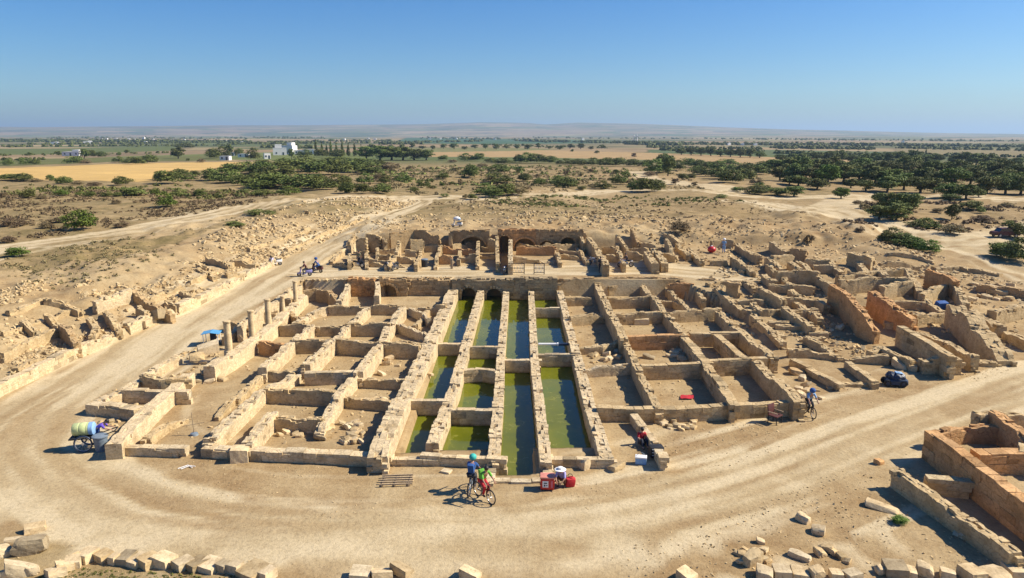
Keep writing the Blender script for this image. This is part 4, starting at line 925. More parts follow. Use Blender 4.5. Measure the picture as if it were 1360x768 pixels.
for i, (u, v, s_) in enumerate(br):
    lb = '%s pale pointed block from the left in the bottom right row' % ['first', 'second', 'third', 'fourth', 'fifth', 'sixth', 'seventh', 'eighth', 'ninth', 'tenth', 'eleventh', 'twelfth', 'thirteenth', 'fourteenth'][i]
    loose(u, v, (s_ * random.uniform(.65, .95), s_ * random.uniform(.7, 1.0), random.uniform(.25, .42)), lb, name='stone_block' if i % 3 else 'loose_stone', group='blocks in a row along the bottom right', jit=.09, yaw=random.uniform(-.6, .3), tilt=.08)
for i, (u, v, s_) in enumerate([(480, 768, .6), (507, 768, .6), (534, 762, .55), (625, 768, .55), (912, 770, .5)]): loose(u, v, (s_ * 1.1, s_, .35), ['leftmost', 'second', 'tallest, third', 'fourth, lone pointed', 'rightmost, barely showing,'][i] + ' block of those along the bottom middle edge', name='stone_block')

# groups of loose stones in the rooms and on the open ground
spots = [
 ('tumbled stone in the pile beside the left basin wall', 'tumbled stones piled beside the left basin', (455, 560, 485, 590), 26, (.18, .45), 'pale'),
 ('rough stone heaped against the top of the left basin wall', 'stones heaped near the basin wall', (488, 530, 512, 548), 10, (.2, .42), 'pale'),
 ('fallen stone on the floor of the small front left room', 'fallen stones in the small front left room', (370, 568, 440, 584), 12, (.18, .5), 'pale'),
 ('round tumbled stone in the room behind the long front right room', 'stones tumbled in the rooms right of the basins', (778, 460, 820, 482), 22, (.2, .45), 'tan'),
 ('stone fallen near the inner room wall right of the basins', 'stones fallen in a right hand room', (880, 462, 920, 482), 12, (.25, .6), 'pale'),
 ('small rough stone in the low heap in front of the right rooms', 'low stone heap in front of the right rooms', (878, 556, 922, 572), 26, (.16, .36), 'tan'),
 ('scattered little stone on the open patch at bottom right', 'little stones scattered at bottom right', (975, 728, 1025, 752), 22, (.10, .30), 'tan'),
 ('stone half in the long shadow below the slanting wall', 'stones in the shadow of the slanting wall', (1200, 640, 1290, 725), 16, (.18, .35), 'pale'),
 ('boulder among the jumble at the far right edge', 'boulders jumbled at the far right', (1285, 378, 1345, 400), 16, (.3, .75), 'tan'),
 ('small stone lying on the bare ground left of the dark vehicle', 'small stones by the dark vehicle', (1060, 515, 1105, 530), 9, (.2, .4), 'pale'),
 ('stone fallen on a room floor beside the middle left walls', 'stones fallen in the middle left rooms', (490, 430, 590, 500), 18, (.2, .45), 'tan'),
 ('stone fallen in the ruined rooms behind the blue canopy', 'stones near the blue canopy', (235, 480, 300, 510), 14, (.2, .5), 'pale'),
]
OR2 = lambda i: '%d%s' % (i, 'th' if 10 <= i % 100 <= 20 else {1: 'st', 2: 'nd', 3: 'rd'}.get(i % 10, 'th'))
for lb, gr, (u0, v0, u1, v1), n_, (s0, s1), tn_ in spots:
    US = sorted(random.uniform(u0, u1) for _ in range(n_))
    for i in range(n_):
        u, v = US[i], random.uniform(v0, v1)
        if lb.startswith('stone half'): u = u0 + (u1 - u0) * i / n_ ; v = v0 + (v1 - v0) * i / n_ + random.uniform(-6, 6)
        s_ = random.uniform(s0, s1); loose(u, v, (s_ * random.uniform(1, 1.5), s_, s_ * random.uniform(.5, .8)), lb + ', %s from left' % OR2(i + 1), group=gr, tint=random.choice([tn_, 'tan', 'pale']))

def rubble(name, regions, parent=None, tint='tan'):
    """many small stones over pixel polygons, one object"""
    a = Acc()
    for poly, n_, s0, s1 in regions:
        us, vs = [q[0] for q in poly], [q[1] for q in poly]
        W = []
        for (u, v) in poly:
            g = G(u, v); W.append((g[0], g[1]))
        W = np.array(W); pts = np.column_stack([rng.uniform(W[:, 0].min(), W[:, 0].max(), n_ * 5), rng.uniform(W[:, 1].min(), W[:, 1].max(), n_ * 5)])
        pts = pts[inpoly(pts[:, 0], pts[:, 1], W)]
        dens = vnoise(pts[:, 0] / 2.3, pts[:, 1] / 2.3, 77) + .5 * vnoise(pts[:, 0] / .8, pts[:, 1] / .8, 78) + .25
        pts = pts[rng.random(len(pts)) < np.clip(dens * 2.2, .03, 1)][:n_]
        k = len(pts); s_ = s0 + (s1 - s0) * rng.random(k) ** 2.2
        S = np.column_stack([s_ * rng.uniform(1, 1.6, k), s_, s_ * rng.uniform(.5, .85, k)])
        C = np.column_stack([pts, H(pts[:, 0], pts[:, 1]) + S[:, 2] * .08])
        a.rocks(C, S, rng.uniform(0, 6.3, k), tint, kind='rubble', tilt=.35)
    o = a.build(name, None, M_ROCK); o['kind'] = 'stuff'; return o
rubble('rubble', [([(0, 525), (60, 490), (160, 440), (150, 400), (110, 385), (60, 400), (0, 420)], 900, .08, .26), ([(160, 432), (230, 412), (375, 340), (345, 320), (270, 340), (200, 370), (120, 385)], 1275, .10, 0.34),
 ([(375, 345), (430, 322), (560, 266), (470, 262), (395, 270), (330, 290), (250, 330), (300, 350)], 2400, .12, 0.41), ([(0, 420), (60, 395), (130, 375), (60, 370), (0, 385)], 375, .1, 0.27)])
rubble('rubble', [([(430, 345), (480, 305), (520, 292), (600, 300), (600, 306), (500, 310), (455, 340)], 187, .12, 0.29), ([(440, 305), (560, 300), (680, 303), (800, 304), (900, 315), (900, 285), (700, 280), (560, 285)], 975, .12, 0.35),
 ([(640, 285), (760, 283), (880, 290), (880, 300), (650, 298)], 262, .2, 0.46), ([(600, 272), (760, 270), (900, 275), (890, 280), (640, 280)], 262, .15, 0.35)])
rubble('rubble', [([(780, 300), (900, 300), (1050, 310), (1200, 340), (1200, 350), (1110, 366), (1000, 378), (940, 372), (960, 352), (900, 350), (860, 330)], 975, .12, 0.31), ([(940, 372), (1100, 378), (1110, 440), (1180, 480), (1050, 470), (990, 440), (950, 405)], 712, .10, 0.29),
 ([(1100, 350), (1250, 350), (1360, 375), (1360, 470), (1270, 475), (1100, 440)], 900, .12, 0.35), ([(1165, 318), (1265, 345), (1255, 352), (1140, 325)], 150, .15, 0.35), ([(960, 285), (1120, 305), (1150, 330), (1000, 318), (900, 300)], 337, .15, 0.31)], tint='tan')
rubble('rubble', [([(160, 590), (250, 495), (300, 465), (390, 400), (600, 395), (590, 400), (575, 450), (520, 590), (270, 590)], 525, .05, 0.15), ([(785, 540), (750, 380), (950, 375), (1000, 440), (1055, 530)], 450, .05, 0.15),
 ([(115, 535), (190, 495), (240, 470), (300, 440), (385, 385), (400, 375), (320, 430), (290, 480), (250, 495), (150, 590)], 675, .10, 0.27), ([(400, 372), (600, 368), (600, 372), (470, 376), (400, 388)], 225, .1, 0.24)])
rubble('pebbles', [([(-20, 768), (0, 700), (250, 740), (480, 745), (480, 768)], 200, .015, 0.050), ([(250, 600), (500, 610), (640, 645), (640, 690), (400, 690), (180, 650)], 450, .015, 0.055), ([(740, 640), (800, 610), (1000, 560), (1200, 520), (1100, 580), (900, 650), (780, 680)], 650, .015, 0.061),
 ([(800, 740), (1000, 670), (1200, 590), (1230, 640), (1330, 740), (1300, 768), (820, 768)], 1150, .015, 0.072), ([(820, 550), (1060, 540), (1100, 560), (880, 610)], 250, .015, 0.077), ([(1060, 510), (1340, 485), (1340, 500), (1100, 530)], 200, .015, 0.083), ([(90, 560), (150, 500), (130, 590), (250, 610), (120, 640)], 150, .015, 0.050)], tint='tan')

# ------------------------------------------------------------------ vegetation
def crown_mesh(name, seed, n_leaf, n_clump, leaf, shape='bush', mat=None):
    """leaf quads over many clumps; unit footprint, unit height, base at z=0"""
    r = np.random.default_rng(seed); cl = []
    while len(cl) < n_clump:
        p = r.uniform(-1, 1, 3)
        if shape == 'bush': ok = p[0] ** 2 + p[1] ** 2 + p[2] ** 2 < .8 and p[2] > -.25; c = np.array([p[0] * .40, p[1] * .40, .30 + p[2] * .52])
        elif shape == 'tree': ok = np.dot(p, p) < .9; c = np.array([p[0] * .40, p[1] * .40, .50 + p[2] * .38])
        else: t_ = r.random(); ok = True; c = np.array([p[0] * .26 * (1.05 - t_), p[1] * .26 * (1.05 - t_), .08 + .84 * t_])
        if ok: cl.append((c, r.uniform(.10, .20) if shape != 'cypress' else .17 * (1.1 - c[2]) + .05, r.random()))
    k = n_leaf // n_clump; V = []; C = []
    for c, rad, tone in cl:
        d = r.normal(size=(k, 3)); d /= np.linalg.norm(d, axis=1)[:, None]; d[:, 2] = np.where(d[:, 2] < -.3, -d[:, 2], d[:, 2])
        rr = rad * r.uniform(.55, 1.18, k)[:, None]; P = c + d * rr * np.array([1, 1, .85])
        nrm = d + .7 * r.normal(size=(k, 3)); nrm /= np.linalg.norm(nrm, axis=1)[:, None]
        a = np.cross(nrm, r.normal(size=(k, 3))); a /= np.linalg.norm(a, axis=1)[:, None]; b = np.cross(nrm, a)
        s_ = (leaf * r.uniform(.6, 1.35, k))[:, None]
        q = np.stack([P - a * s_, P - b * s_ * .6, P + a * s_, P + b * s_ * .6], 1); V.append(q)
        t = np.clip(.25 + .5 * tone + .25 * r.normal(size=k), 0, 1); C.append(np.repeat(t, 4))
    V = np.concatenate(V).reshape(-1, 3); V[:, 2] = np.maximum(V[:, 2], 0.0); C = np.concatenate(C); Qd = np.arange(len(V)).reshape(-1, 4)
    me = npmesh(name, V, Qd, np.stack([C, C, C], 1)); me.materials.append(mat); return me
def trunk_mesh(name, seed, th=.5):
    r = random.Random(seed); k = Kit(); pts = [(0, 0, -.02), (r.uniform(-.02, .02), .01, .2), (r.uniform(-.04, .04), r.uniform(-.03, .03), th)]
    for i, (a, b) in enumerate(zip(pts[:-1], pts[1:])): k.cyl(a, b, .045 - .012 * i, .033 - .012 * i, 7)
    for j in range(5):
        a = r.uniform(0, 6.28); k.cyl(pts[1] if j % 2 else pts[2], (.26 * math.cos(a), .26 * math.sin(a), r.uniform(.5, .75)), .018, .007, 6)
    bmesh.ops.recalc_face_normals(k.bm, faces=k.bm.faces); me = bpy.data.meshes.new(name); k.bm.to_mesh(me); k.bm.free(); me.materials.append(M_BARK); return me
CR = {}
for tone, mt in (('dark', M_DARK), ('mid', M_MIDG), ('bright', M_BRIGHT), ('dry', M_DRY)):
    CR[tone, 'bush', 1] = [crown_mesh('shrub', 10 + i, 3000, 34, .030, 'bush', mt) for i in range(3)]
    CR[tone, 'bush', 0] = [crown_mesh('shrub', 20 + i, 700, 18, .060, 'bush', mt) for i in range(3)]
    if tone != 'dry':
        CR[tone, 'tree', 1] = [crown_mesh('crown', 30 + i, 4000, 34, .032, 'tree', mt) for i in range(3)]
        CR[tone, 'tree', 0] = [crown_mesh('crown', 40 + i, 1000, 22, .06, 'tree', mt) for i in range(3)]
CR['dark', 'cypress', 0] = [crown_mesh('crown', 50, 900, 30, .05, 'cypress', M_DARK)]
TR = [trunk_mesh('trunk', i) for i in range(4)]
NPL = 0
ORD = lambda i: '%d%s' % (i, 'th' if 10 <= i % 100 <= 20 else {1: 'st', 2: 'nd', 3: 'rd'}.get(i % 10, 'th'))
TW = {'dark': 'dark green', 'mid': 'olive green', 'bright': 'bright green', 'dry': 'brownish dry'}
def plants(L, phrase, group, kind0='bush', tone='dark', single=None):
    """L of (u, v_base, width px, height px[, tone[, kind[, own label]]])"""
    global NPL
    L = sorted(L, key=lambda e: e[0])
    for i, e in enumerate(L):
        u, v, wp, hp = e[:4]; tn_ = e[4] if len(e) > 4 and e[4] else tone; kd = e[5] if len(e) > 5 and e[5] else kind0
        p = G(u, v)
        if p is None: continue
        dep = p[1] * cp + (CAMZ - p[2]) * sp; m = dep / F; W_, Hh = wp * m * 1.2, hp * m * 1.15
        det = 1 if wp > 13 else 0
        size = 'large' if W_ > 6.5 else 'small' if W_ < 3 else 'mid sized'
        if kd == 'cypress': det = 0
        key = (tn_ if kd != 'cypress' else 'dark', kd, det); me = CR[key][NPL % len(CR[key])]
        nm = {'bush': 'shrub', 'tree': 'tree', 'cypress': 'cypress_tree'}[kd]
        wd = {'bush': 'shrub', 'tree': 'tree', 'cypress': 'cypress'}[kd]
        lb = e[6] if len(e) > 6 else '%s %s %s %s, %s from left' % ({'mid sized': 'medium'}.get(size, size), TW[tn_], wd, phrase, ORD(i + 1))
        if len(lb.split()) > 16: lb = ' '.join(lb.split()[1:])
        rz = (NPL * 2.39996) % 6.283
        if kd == 'bush':
            o = bpy.data.objects.new(nm, me); COL.objects.link(o); o.location = (p[0], p[1], p[2] - .05 * Hh); o.rotation_euler = (0, 0, rz); o.scale = (W_ / .95, W_ / .95 * (.8 + .3 * ((NPL * 37) % 10) / 10), Hh / .93)
            tag(o, lb, 'shrub', group)
        else:
            o = empty(nm, (p[0], p[1], p[2] - .05), lb, 'tree', group, rz); o.scale = (W_ / .95, W_ / .95, Hh / .98) if kd == 'tree' else (max(W_, Hh * .22), max(W_, Hh * .22), Hh)
            c = bpy.data.objects.new('crown', me); COL.objects.link(c); c.parent = o
            t = bpy.data.objects.new('trunk', TR[NPL % 4]); COL.objects.link(t); t.parent = o
        NPL += 1
plants([(105, 305, 38, 27, 'bright', 'bush', 'largest bright green shrub standing alone on the left field'), (221, 275, 27, 20, 'bright', 'bush', 'round green shrub beside the side track on the left field'), (24, 341, 30, 14, 'bright', 'bush', 'low bright shrub at the left edge of the near side track')], '', None)
plants([(155, 271, 14, 6, 'dry'), (138, 268, 8, 5, 'dry'), (37, 263, 24, 12, 'mid'), (82, 260, 24, 8, 'bright'), (107, 261, 11, 6), (121, 261, 14, 7), (143, 261, 14, 7, 'mid'), (157, 261, 14, 6, 'mid'), (178, 260, 32, 12, 'mid'), (237, 261, 24, 11, 'mid'), (266, 261, 18, 10), (286, 261, 18, 8, 'dry'),
 (18, 300, 34, 10, 'dry'), (62, 303, 18, 9, 'dry'), (162, 302, 18, 8, 'dry'), (75, 296, 26, 8, 'dry'), (10, 322, 20, 8, 'dry'), (205, 258, 16, 7, 'bright'), (322, 258, 20, 7, 'mid'), (345, 260, 24, 8, 'mid'), (312, 300, 30, 6, 'mid'), (345, 285, 40, 7, 'mid'), (5, 262, 14, 7, 'dry'), (55, 264, 14, 5, 'dry')], 'on the dry left field', 'shrubs dotted over the left field')
plants([(8, 239, 34, 8), (30, 241, 26, 11), (67, 241, 12, 9), (86, 245, 20, 11), (103, 246, 18, 6, 'dry'), (125, 247, 22, 5, 'dry'), (163, 246, 23, 12), (48, 242, 16, 5, 'dry'), (225, 244, 42, 18), (252, 240, 20, 10), (280, 240, 30, 17), (300, 243, 42, 18), (318, 246, 35, 14), (335, 243, 24, 14), (310, 232, 40, 16), (332, 230, 30, 15), (260, 234, 14, 8), (212, 240, 16, 12), (240, 236, 26, 12)], 'along the near edge of yellow field', 'shrubs along the near edge of yellow field')
plants([(9, 220, 16, 8), (33, 219, 15, 9), (47, 219, 14, 8), (98, 218, 24, 11), (114, 218, 18, 6, 'dry'), (112, 211, 12, 12, None, 'tree'), (123, 209, 14, 10), (136, 209, 15, 8), (157, 216, 16, 8), (173, 218, 20, 9), (184, 219, 22, 11), (198, 217, 20, 12), (200, 213, 14, 6), (158, 207, 6, 5), (168, 204, 8, 5), (237, 211, 17, 14, None, 'tree'), (40, 207, 7, 5), (77, 207, 8, 7),
 (244, 197, 26, 7), (282, 211, 20, 14), (296, 209, 20, 14), (304, 207, 11, 14, None, 'tree'), (318, 207, 16, 10), (337, 213, 18, 16), (268, 216, 12, 5, 'dry'), (250, 214, 6, 4)], 'beyond the yellow field', 'trees and shrubs beyond the yellow field')
plants([(350, 232, 40, 18), (370, 235, 50, 19), (395, 228, 60, 18), (418, 232, 50, 18), (445, 232, 45, 20), (470, 229, 40, 16), (492, 231, 40, 14), (440, 221, 50, 13), (480, 222, 46, 12), (345, 251, 44, 14), (372, 249, 60, 20), (400, 251, 60, 20), (425, 252, 50, 18), (448, 248, 34, 16, 'mid'), (384, 258, 30, 10, 'bright'), (350, 260, 30, 8, 'mid'), (380, 222, 40, 12), (405, 219, 40, 12), (352, 224, 30, 12), (505, 238, 16, 7, 'dry'), (420, 243, 30, 12), (360, 243, 30, 12), (515, 226, 30, 10, 'dry'), (503, 222, 24, 10)],
 'in the thicket before the white buildings', 'thicket in front of the white buildings')
plants([(460, 245, 20, 12), (485, 244, 22, 13), (511, 244, 16, 13), (535, 241, 26, 11), (463, 257, 26, 15), (485, 257, 28, 14), (508, 257, 30, 14), (549, 255, 14, 7, 'mid'), (562, 249, 18, 10), (587, 238, 18, 9), (574, 243, 7, 6), (521, 229, 7, 6, 'dry'), (528, 222, 8, 5, 'dry'), (545, 226, 10, 6, 'dry'), (604, 227, 12, 5, 'dry'), (587, 248, 10, 6), (574, 251, 12, 5, 'mid'), (600, 246, 10, 5), (611, 246, 9, 9, 'dry'), (626, 236, 22, 18), (628, 232, 18, 12), (660, 230, 32, 12), (662, 243, 42, 13), (645, 259, 32, 15), (668, 260, 40, 17), (655, 262, 30, 12), (628, 265, 14, 8, 'mid'), (590, 262, 12, 5, 'mid'), (618, 264, 8, 6, 'dry'), (565, 228, 10, 5, 'dry'), (640, 222, 14, 5, 'dry')],
 'on the scrubland behind the ruins, left half', 'shrubs on the scrubland left of centre')
plants([(420, 208, 6, 20, None, 'cypress'), (428, 208, 6, 17, None, 'cypress'), (440, 208, 6, 20, None, 'cypress'), (447, 208, 6, 16, None, 'cypress'), (455, 208, 6, 18, None, 'cypress'), (463, 208, 6, 16, None, 'cypress'), (471, 208, 6, 17, None, 'cypress'), (434, 208, 5, 15, None, 'cypress'), (480, 208, 6, 14, None, 'cypress')], 'in the dark row right of the white buildings', 'cypresses beside the white buildings', 'cypress')
plants([(405, 208, 20, 9), (430, 209, 22, 11), (450, 210, 22, 12), (487, 212, 26, 16, None, 'tree'), (505, 213, 30, 18, None, 'tree'), (520, 213, 30, 17, None, 'tree'), (535, 213, 30, 16, None, 'tree'), (550, 213, 28, 14, None, 'tree'), (566, 213, 20, 13, None, 'tree'), (387, 211, 8, 12, None, 'tree'), (494, 200, 10, 8, None, 'tree'), (588, 213, 15, 7), (620, 214, 24, 10), (634, 214, 22, 11), (652, 216, 18, 6), (668, 218, 30, 8), (600, 216, 14, 4, 'dry')],
 'in the wood behind the left scrubland', 'wood between the white buildings and the centre')
plants([(x, 197.5 + .0 * x + (i % 3) * .6, 7 + (i * 7) % 5, 4 + (i * 5) % 4, None, 'tree') for i, x in enumerate(range(505, 800, 14))], 'in the hedge across the far field', 'hedge line across the far fields', 'tree')
plants([(697, 217, 30, 14), (715, 217, 30, 13), (733, 217, 20, 10), (690, 216, 16, 11), (750, 219, 24, 8), (768, 220, 24, 9), (788, 220, 24, 10), (805, 221, 24, 12), (820, 221, 24, 12), (838, 221, 24, 10), (857, 222, 24, 10), (872, 230, 34, 18), (887, 234, 18, 24, None, 'tree'), (884, 222, 24, 16, None, 'tree'), (900, 226, 20, 13), (862, 234, 18, 6, 'dry'), (915, 222, 24, 12), (930, 223, 24, 11), (842, 209, 8, 6, 'dry'), (793, 204, 7, 4), (760, 202, 6, 4), (812, 217, 8, 4, 'dry')],
 'in the row behind the right scrubland', 'row of trees and shrubs right of centre')
plants([(690, 230, 13, 9), (698, 241, 20, 11), (716, 246, 19, 10), (746, 243, 24, 10), (750, 250, 34, 15), (740, 246, 24, 12), (822, 245, 19, 12), (830, 237, 13, 10), (818, 231, 10, 6), (801, 251, 22, 11, 'mid'), (846, 254, 24, 15), (862, 255, 34, 19), (873, 254, 26, 16), (688, 259, 26, 13, 'dry'), (772, 252, 14, 5, 'mid'), (787, 250, 16, 6, 'dry'), (852, 243, 12, 7, 'mid'), (835, 245, 12, 7, 'dry'), (752, 233, 8, 7, 'dry'), (713, 236, 8, 5, 'dry'), (908, 239, 14, 9), (896, 245, 10, 8, 'dry'), (922, 248, 12, 7, 'dry'), (958, 263, 16, 5, 'mid'), (979, 254, 18, 6, 'bright'), (1000, 258, 34, 12, 'mid'), (1012, 255, 24, 12), (772, 234, 10, 5, 'dry'), (785, 229, 10, 5, 'dry'), (700, 252, 12, 5, 'dry'), (776, 264, 12, 4, 'mid')],
 'on the scrubland behind the ruins, right half', 'shrubs on the scrubland right of centre')
plants([(925, 232, 26, 12), (940, 234, 26, 12), (955, 238, 30, 16), (972, 243, 36, 18), (990, 240, 34, 16), (955, 226, 30, 12), (975, 228, 30, 12), (995, 228, 30, 12), (1012, 232, 28, 13), (1005, 245, 20, 9, 'dry'), (940, 224, 24, 10), (1015, 224, 26, 10), (918, 238, 14, 8, 'mid'), (965, 219, 24, 8)], 'in the clump left of the track junction', 'thicket left of the track junction')
# right hand wood
W1 = [(1028 + 19 * i, 229 + i * .35 + (i * 7) % 3, 26 + (i * 5) % 9, 16 + (i * 3) % 7, ['dark', 'mid', 'dark'][i % 3], 'tree') for i in range(18)]
W2 = [(1036 + 21 * i, 240 + i * .5 + (i * 5) % 4, 28 + (i * 7) % 10, 17 + (i * 5) % 8, ['mid', 'dark', 'mid', 'bright'][i % 4], 'tree') for i in range(16)]
plants(W1, 'in the back rank of the right wood', 'back rank of the right hand wood'); plants(W2, 'in the middle rank of the right wood', 'middle rank of the right hand wood')
plants([(1150, 230, 26, 18, 'dark', 'tree', 'tallest near black tree at the left of the right hand wood'), (1208, 228, 30, 20, 'dark', 'tree', 'broad near black tree behind the right hand wood, beside the greenhouses')], '', None)
plants([(1178, 255, 32, 20, 'dark', 'tree'), (1200, 252, 30, 20, 'dark', 'tree'), (1222, 256, 34, 20, 'mid', 'tree'), (1060, 247, 26, 13), (1085, 252, 26, 14, 'mid'), (1092, 243, 24, 10, 'mid'), (1048, 245, 22, 10), (1033, 260, 26, 10, 'mid'), (1054, 261, 26, 13, 'dark'), (1117, 264, 20, 14, 'bright', 'tree'), (1150, 254, 24, 14, 'mid', 'tree'), (1260, 262, 32, 17, 'bright', 'tree'), (1283, 264, 28, 18, 'bright', 'tree'), (1300, 262, 16, 11, 'mid'), (1262, 268, 24, 10, 'dark'), (1310, 258, 34, 22, 'mid', 'tree'), (1335, 258, 34, 24, 'dark', 'tree'), (1355, 258, 34, 22, 'mid', 'tree'), (1240, 256, 26, 18, 'mid', 'tree'), (1130, 250, 20, 12, 'dark')],
 'along the near edge of the right wood', 'near edge of the right hand wood', 'tree')
plants([(1167, 275, 20, 18, 'mid', 'tree'), (1182, 282, 30, 24, 'dark', 'tree'), (1200, 286, 36, 28, 'dark', 'tree'), (1168, 292, 30, 18, 'mid', 'tree'), (1190, 293, 36, 22, 'mid', 'tree'), (1212, 276, 24, 18, 'dark', 'tree'), (1232, 304, 34, 14, 'bright'), (1218, 302, 24, 10, 'mid'), (1262, 310, 32, 12, 'dry'), (1264, 292, 16, 20, 'mid', 'tree'), (1305, 295, 28, 9, 'dry'), (1338, 301, 15, 9, 'mid'), (1302, 283, 14, 9, 'mid'), (1288, 278, 30, 12, 'mid'), (1140, 272, 14, 6, 'dry'), (1148, 278, 18, 8, 'dry'), (1245, 282, 18, 6, 'dry'), (1338, 275, 18, 6, 'dry'), (1142, 308, 14, 7, 'dry')],
 'between the tracks on the right', 'trees and shrubs between the right hand tracks')
plants([(1182, 322, 30, 20, 'mid'), (1200, 327, 36, 18, 'dark'), (1216, 331, 34, 17, 'bright'), (1234, 335, 34, 16, 'bright')], 'in the green clump beside the track bend', 'green clump beside the track bend'); 
plants([(1332, 342, 36, 20, 'bright'), (1352, 347, 44, 30, 'dark'), (1342, 336, 30, 16, 'mid'), (1352, 316, 26, 22, 'dark')], 'in the clump at the right edge of the track', 'clump at the right edge')
plants([(902, 308, 26, 15, 'dry', None, 'dark brown thorn bush on the mound behind the arched rooms'), (1195, 694, 22, 10, 'bright', 'bush', 'small bright green tuft beside the long flat slab'), (1075, 325, 12, 14, 'dry', 'bush', 'bare brown bush on the rubble near the right hand track')], '', None)
plants([(1036 + 16 * i, 216 + (i * 3) % 3, 16 + (i * 5) % 7, 10 + (i * 7) % 6, None, 'tree') for i in range(14)], 'in the far row on the right', 'far row on the right', 'tree')
plants([(1218, 209, 4, 11, None, 'cypress'), (1229, 209, 4, 11, None, 'cypress')], 'of the far pair above the greenhouses', 'pair of cypresses', 'cypress')
plants([(1268, 219, 18, 12), (1282, 219, 18, 16), (1296, 220, 22, 15), (1312, 220, 22, 14), (1330, 220, 14, 10), (1350, 221, 20, 11), (1240, 214, 14, 5)], 'in the dark grove right of the greenhouses', 'grove right of the greenhouses', 'tree')
plants([(905 + 13 * i, 205.5 + i * .55, 15, 8 + (i * 5) % 4, None, 'tree') for i in range(9)], 'in the far hedge right of centre', 'far hedge right of centre', 'tree')

def tuft_field(name, poly, n_, s0, s1, mat, seed, hgt=.8):
    """countless small dry tufts merged in one object"""
    r = np.random.default_rng(seed); W = np.array([G(u, v)[:2] for u, v in poly]); P = np.column_stack([r.uniform(W[:, 0].min(), W[:, 0].max(), n_ * 4), r.uniform(W[:, 1].min(), W[:, 1].max(), n_ * 4)])
    P = P[inpoly(P[:, 0], P[:, 1], W)]; d_ = vnoise(P[:, 0] / 5, P[:, 1] / 5, seed) + .5 * vnoise(P[:, 0] / 1.6, P[:, 1] / 1.6, seed + 1) + .2; P = P[r.random(len(P)) < np.clip(d_ * 2, .02, 1)]
    rd = np.zeros(len(P))
    for L in ROADS:
        dd, hw = pldist(P[:, 0], P[:, 1], L); rd = np.maximum(rd, (dd < hw + .6) * 1.)
    P = P[rd < .5][:n_]; n = len(P); K = 22; s_ = (s0 + (s1 - s0) * r.random(n) ** 2)[:, None, None]
    d = r.normal(size=(n, K, 3)); d /= np.linalg.norm(d, axis=2)[..., None]; d[..., 2] = abs(d[..., 2]) * hgt
    c = np.concatenate([P, H(P[:, 0], P[:, 1])[:, None]], 1)[:, None] + d * s_ * r.uniform(.3, 1, (n, K, 1)) * .6
    a = r.normal(size=(n, K, 3)); a /= np.linalg.norm(a, axis=2)[..., None]; b = np.cross(a, d); ls = s_ * .22
    q = np.stack([c - a * ls, c - b * ls * .7, c + a * ls, c + b * ls * .7], 2).reshape(-1, 3); C = np.repeat(np.clip(r.normal(.45, .25, n * K), 0, 1), 4)
    o = link(name, npmesh(name, q, np.arange(len(q)).reshape(-1, 4), np.stack([C] * 3, 1)), mat); o['kind'] = 'stuff'
tuft_field('dry_scrub', [(-20, 262), (120, 252), (330, 255), (395, 262), (300, 278), (150, 305), (-20, 325)], 1900, .25, .9, M_DRY, 71)
tuft_field('dry_scrub', [(-20, 345), (100, 325), (250, 300), (390, 270), (300, 330), (120, 380), (-20, 385)], 700, .15, .5, M_DRY, 72)
tuft_field('dry_scrub', [(440, 258), (470, 225), (700, 222), (900, 228), (950, 258), (850, 248), (700, 257)], 2200, .3, 1.3, M_DRY, 73)
tuft_field('dry_scrub', [(560, 268), (700, 264), (950, 264), (1040, 272), (1180, 315), (900, 300), (700, 282), (570, 280)], 900, .15, .5, M_DRY, 74)
tuft_field('dry_scrub', [(1120, 295), (1150, 268), (1360, 270), (1400, 305), (1250, 312)], 900, .25, 1.0, M_DRY, 75)
tuft_field('dry_scrub', [(470, 232), (500, 222), (700, 220), (860, 226), (860, 240), (700, 246), (560, 250)], 350, .8, 2.2, M_MIDG, 76)
tuft_field('dry_scrub', [(0, 246), (200, 247), (400, 255), (380, 262), (150, 258), (0, 262)], 350, .6, 1.8, M_MIDG, 77)
tuft_field('dry_grass', [(40, 768), (110, 755), (330, 765), (340, 775), (40, 775)], 260, .05, .14, M_MIDG, 78)
tuft_field('dry_grass', [(640, 262), (840, 258), (1000, 268), (860, 276), (660, 272)], 500, .3, .9, M_MIDG, 79)

# far tree belts that read as one mass
def belt(name, lines):
    r = np.random.default_rng(5); V = []; C = []
    for (u0, v0, u1, v1, n_, hp) in lines:
        for _ in range(int(n_ * 2.0)):
            t = r.random(); u = u0 + (u1 - u0) * t + r.normal() * 2; v = v0 + (v1 - v0) * t + r.normal() * .35
            z = 0.; p = PZ(u, max(v, 182.6), 0.); z = float(H(p[0], p[1])); m = p[1] / F; hh = hp * m * r.uniform(.7, 1.7); ww = hh * r.uniform(.8, 2.2); K = 26
            d = r.normal(size=(K, 3)); d /= np.linalg.norm(d, axis=1)[:, None]; d[:, 2] = np.abs(d[:, 2])
            c = np.array([p[0], p[1], z]) + d * np.array([ww / 2, ww / 2, hh * .8]) * r.uniform(.5, 1, (K, 1))
            a = np.cross(d, r.normal(size=(K, 3))); a /= np.linalg.norm(a, axis=1)[:, None]; b = np.cross(d, a); ls = hh * .32
            V.append(np.stack([c - a * ls, c - b * ls, c + a * ls, c + b * ls], 1).reshape(-1, 3)); C.append(np.clip(r.normal(.4, .2, K * 4), 0, 1))
    V = np.concatenate(V); C = np.concatenate(C); o = link(name, npmesh(name, V, np.arange(len(V)).reshape(-1, 4), np.stack([C] * 3, 1)), M_DARK); o['kind'] = 'stuff'
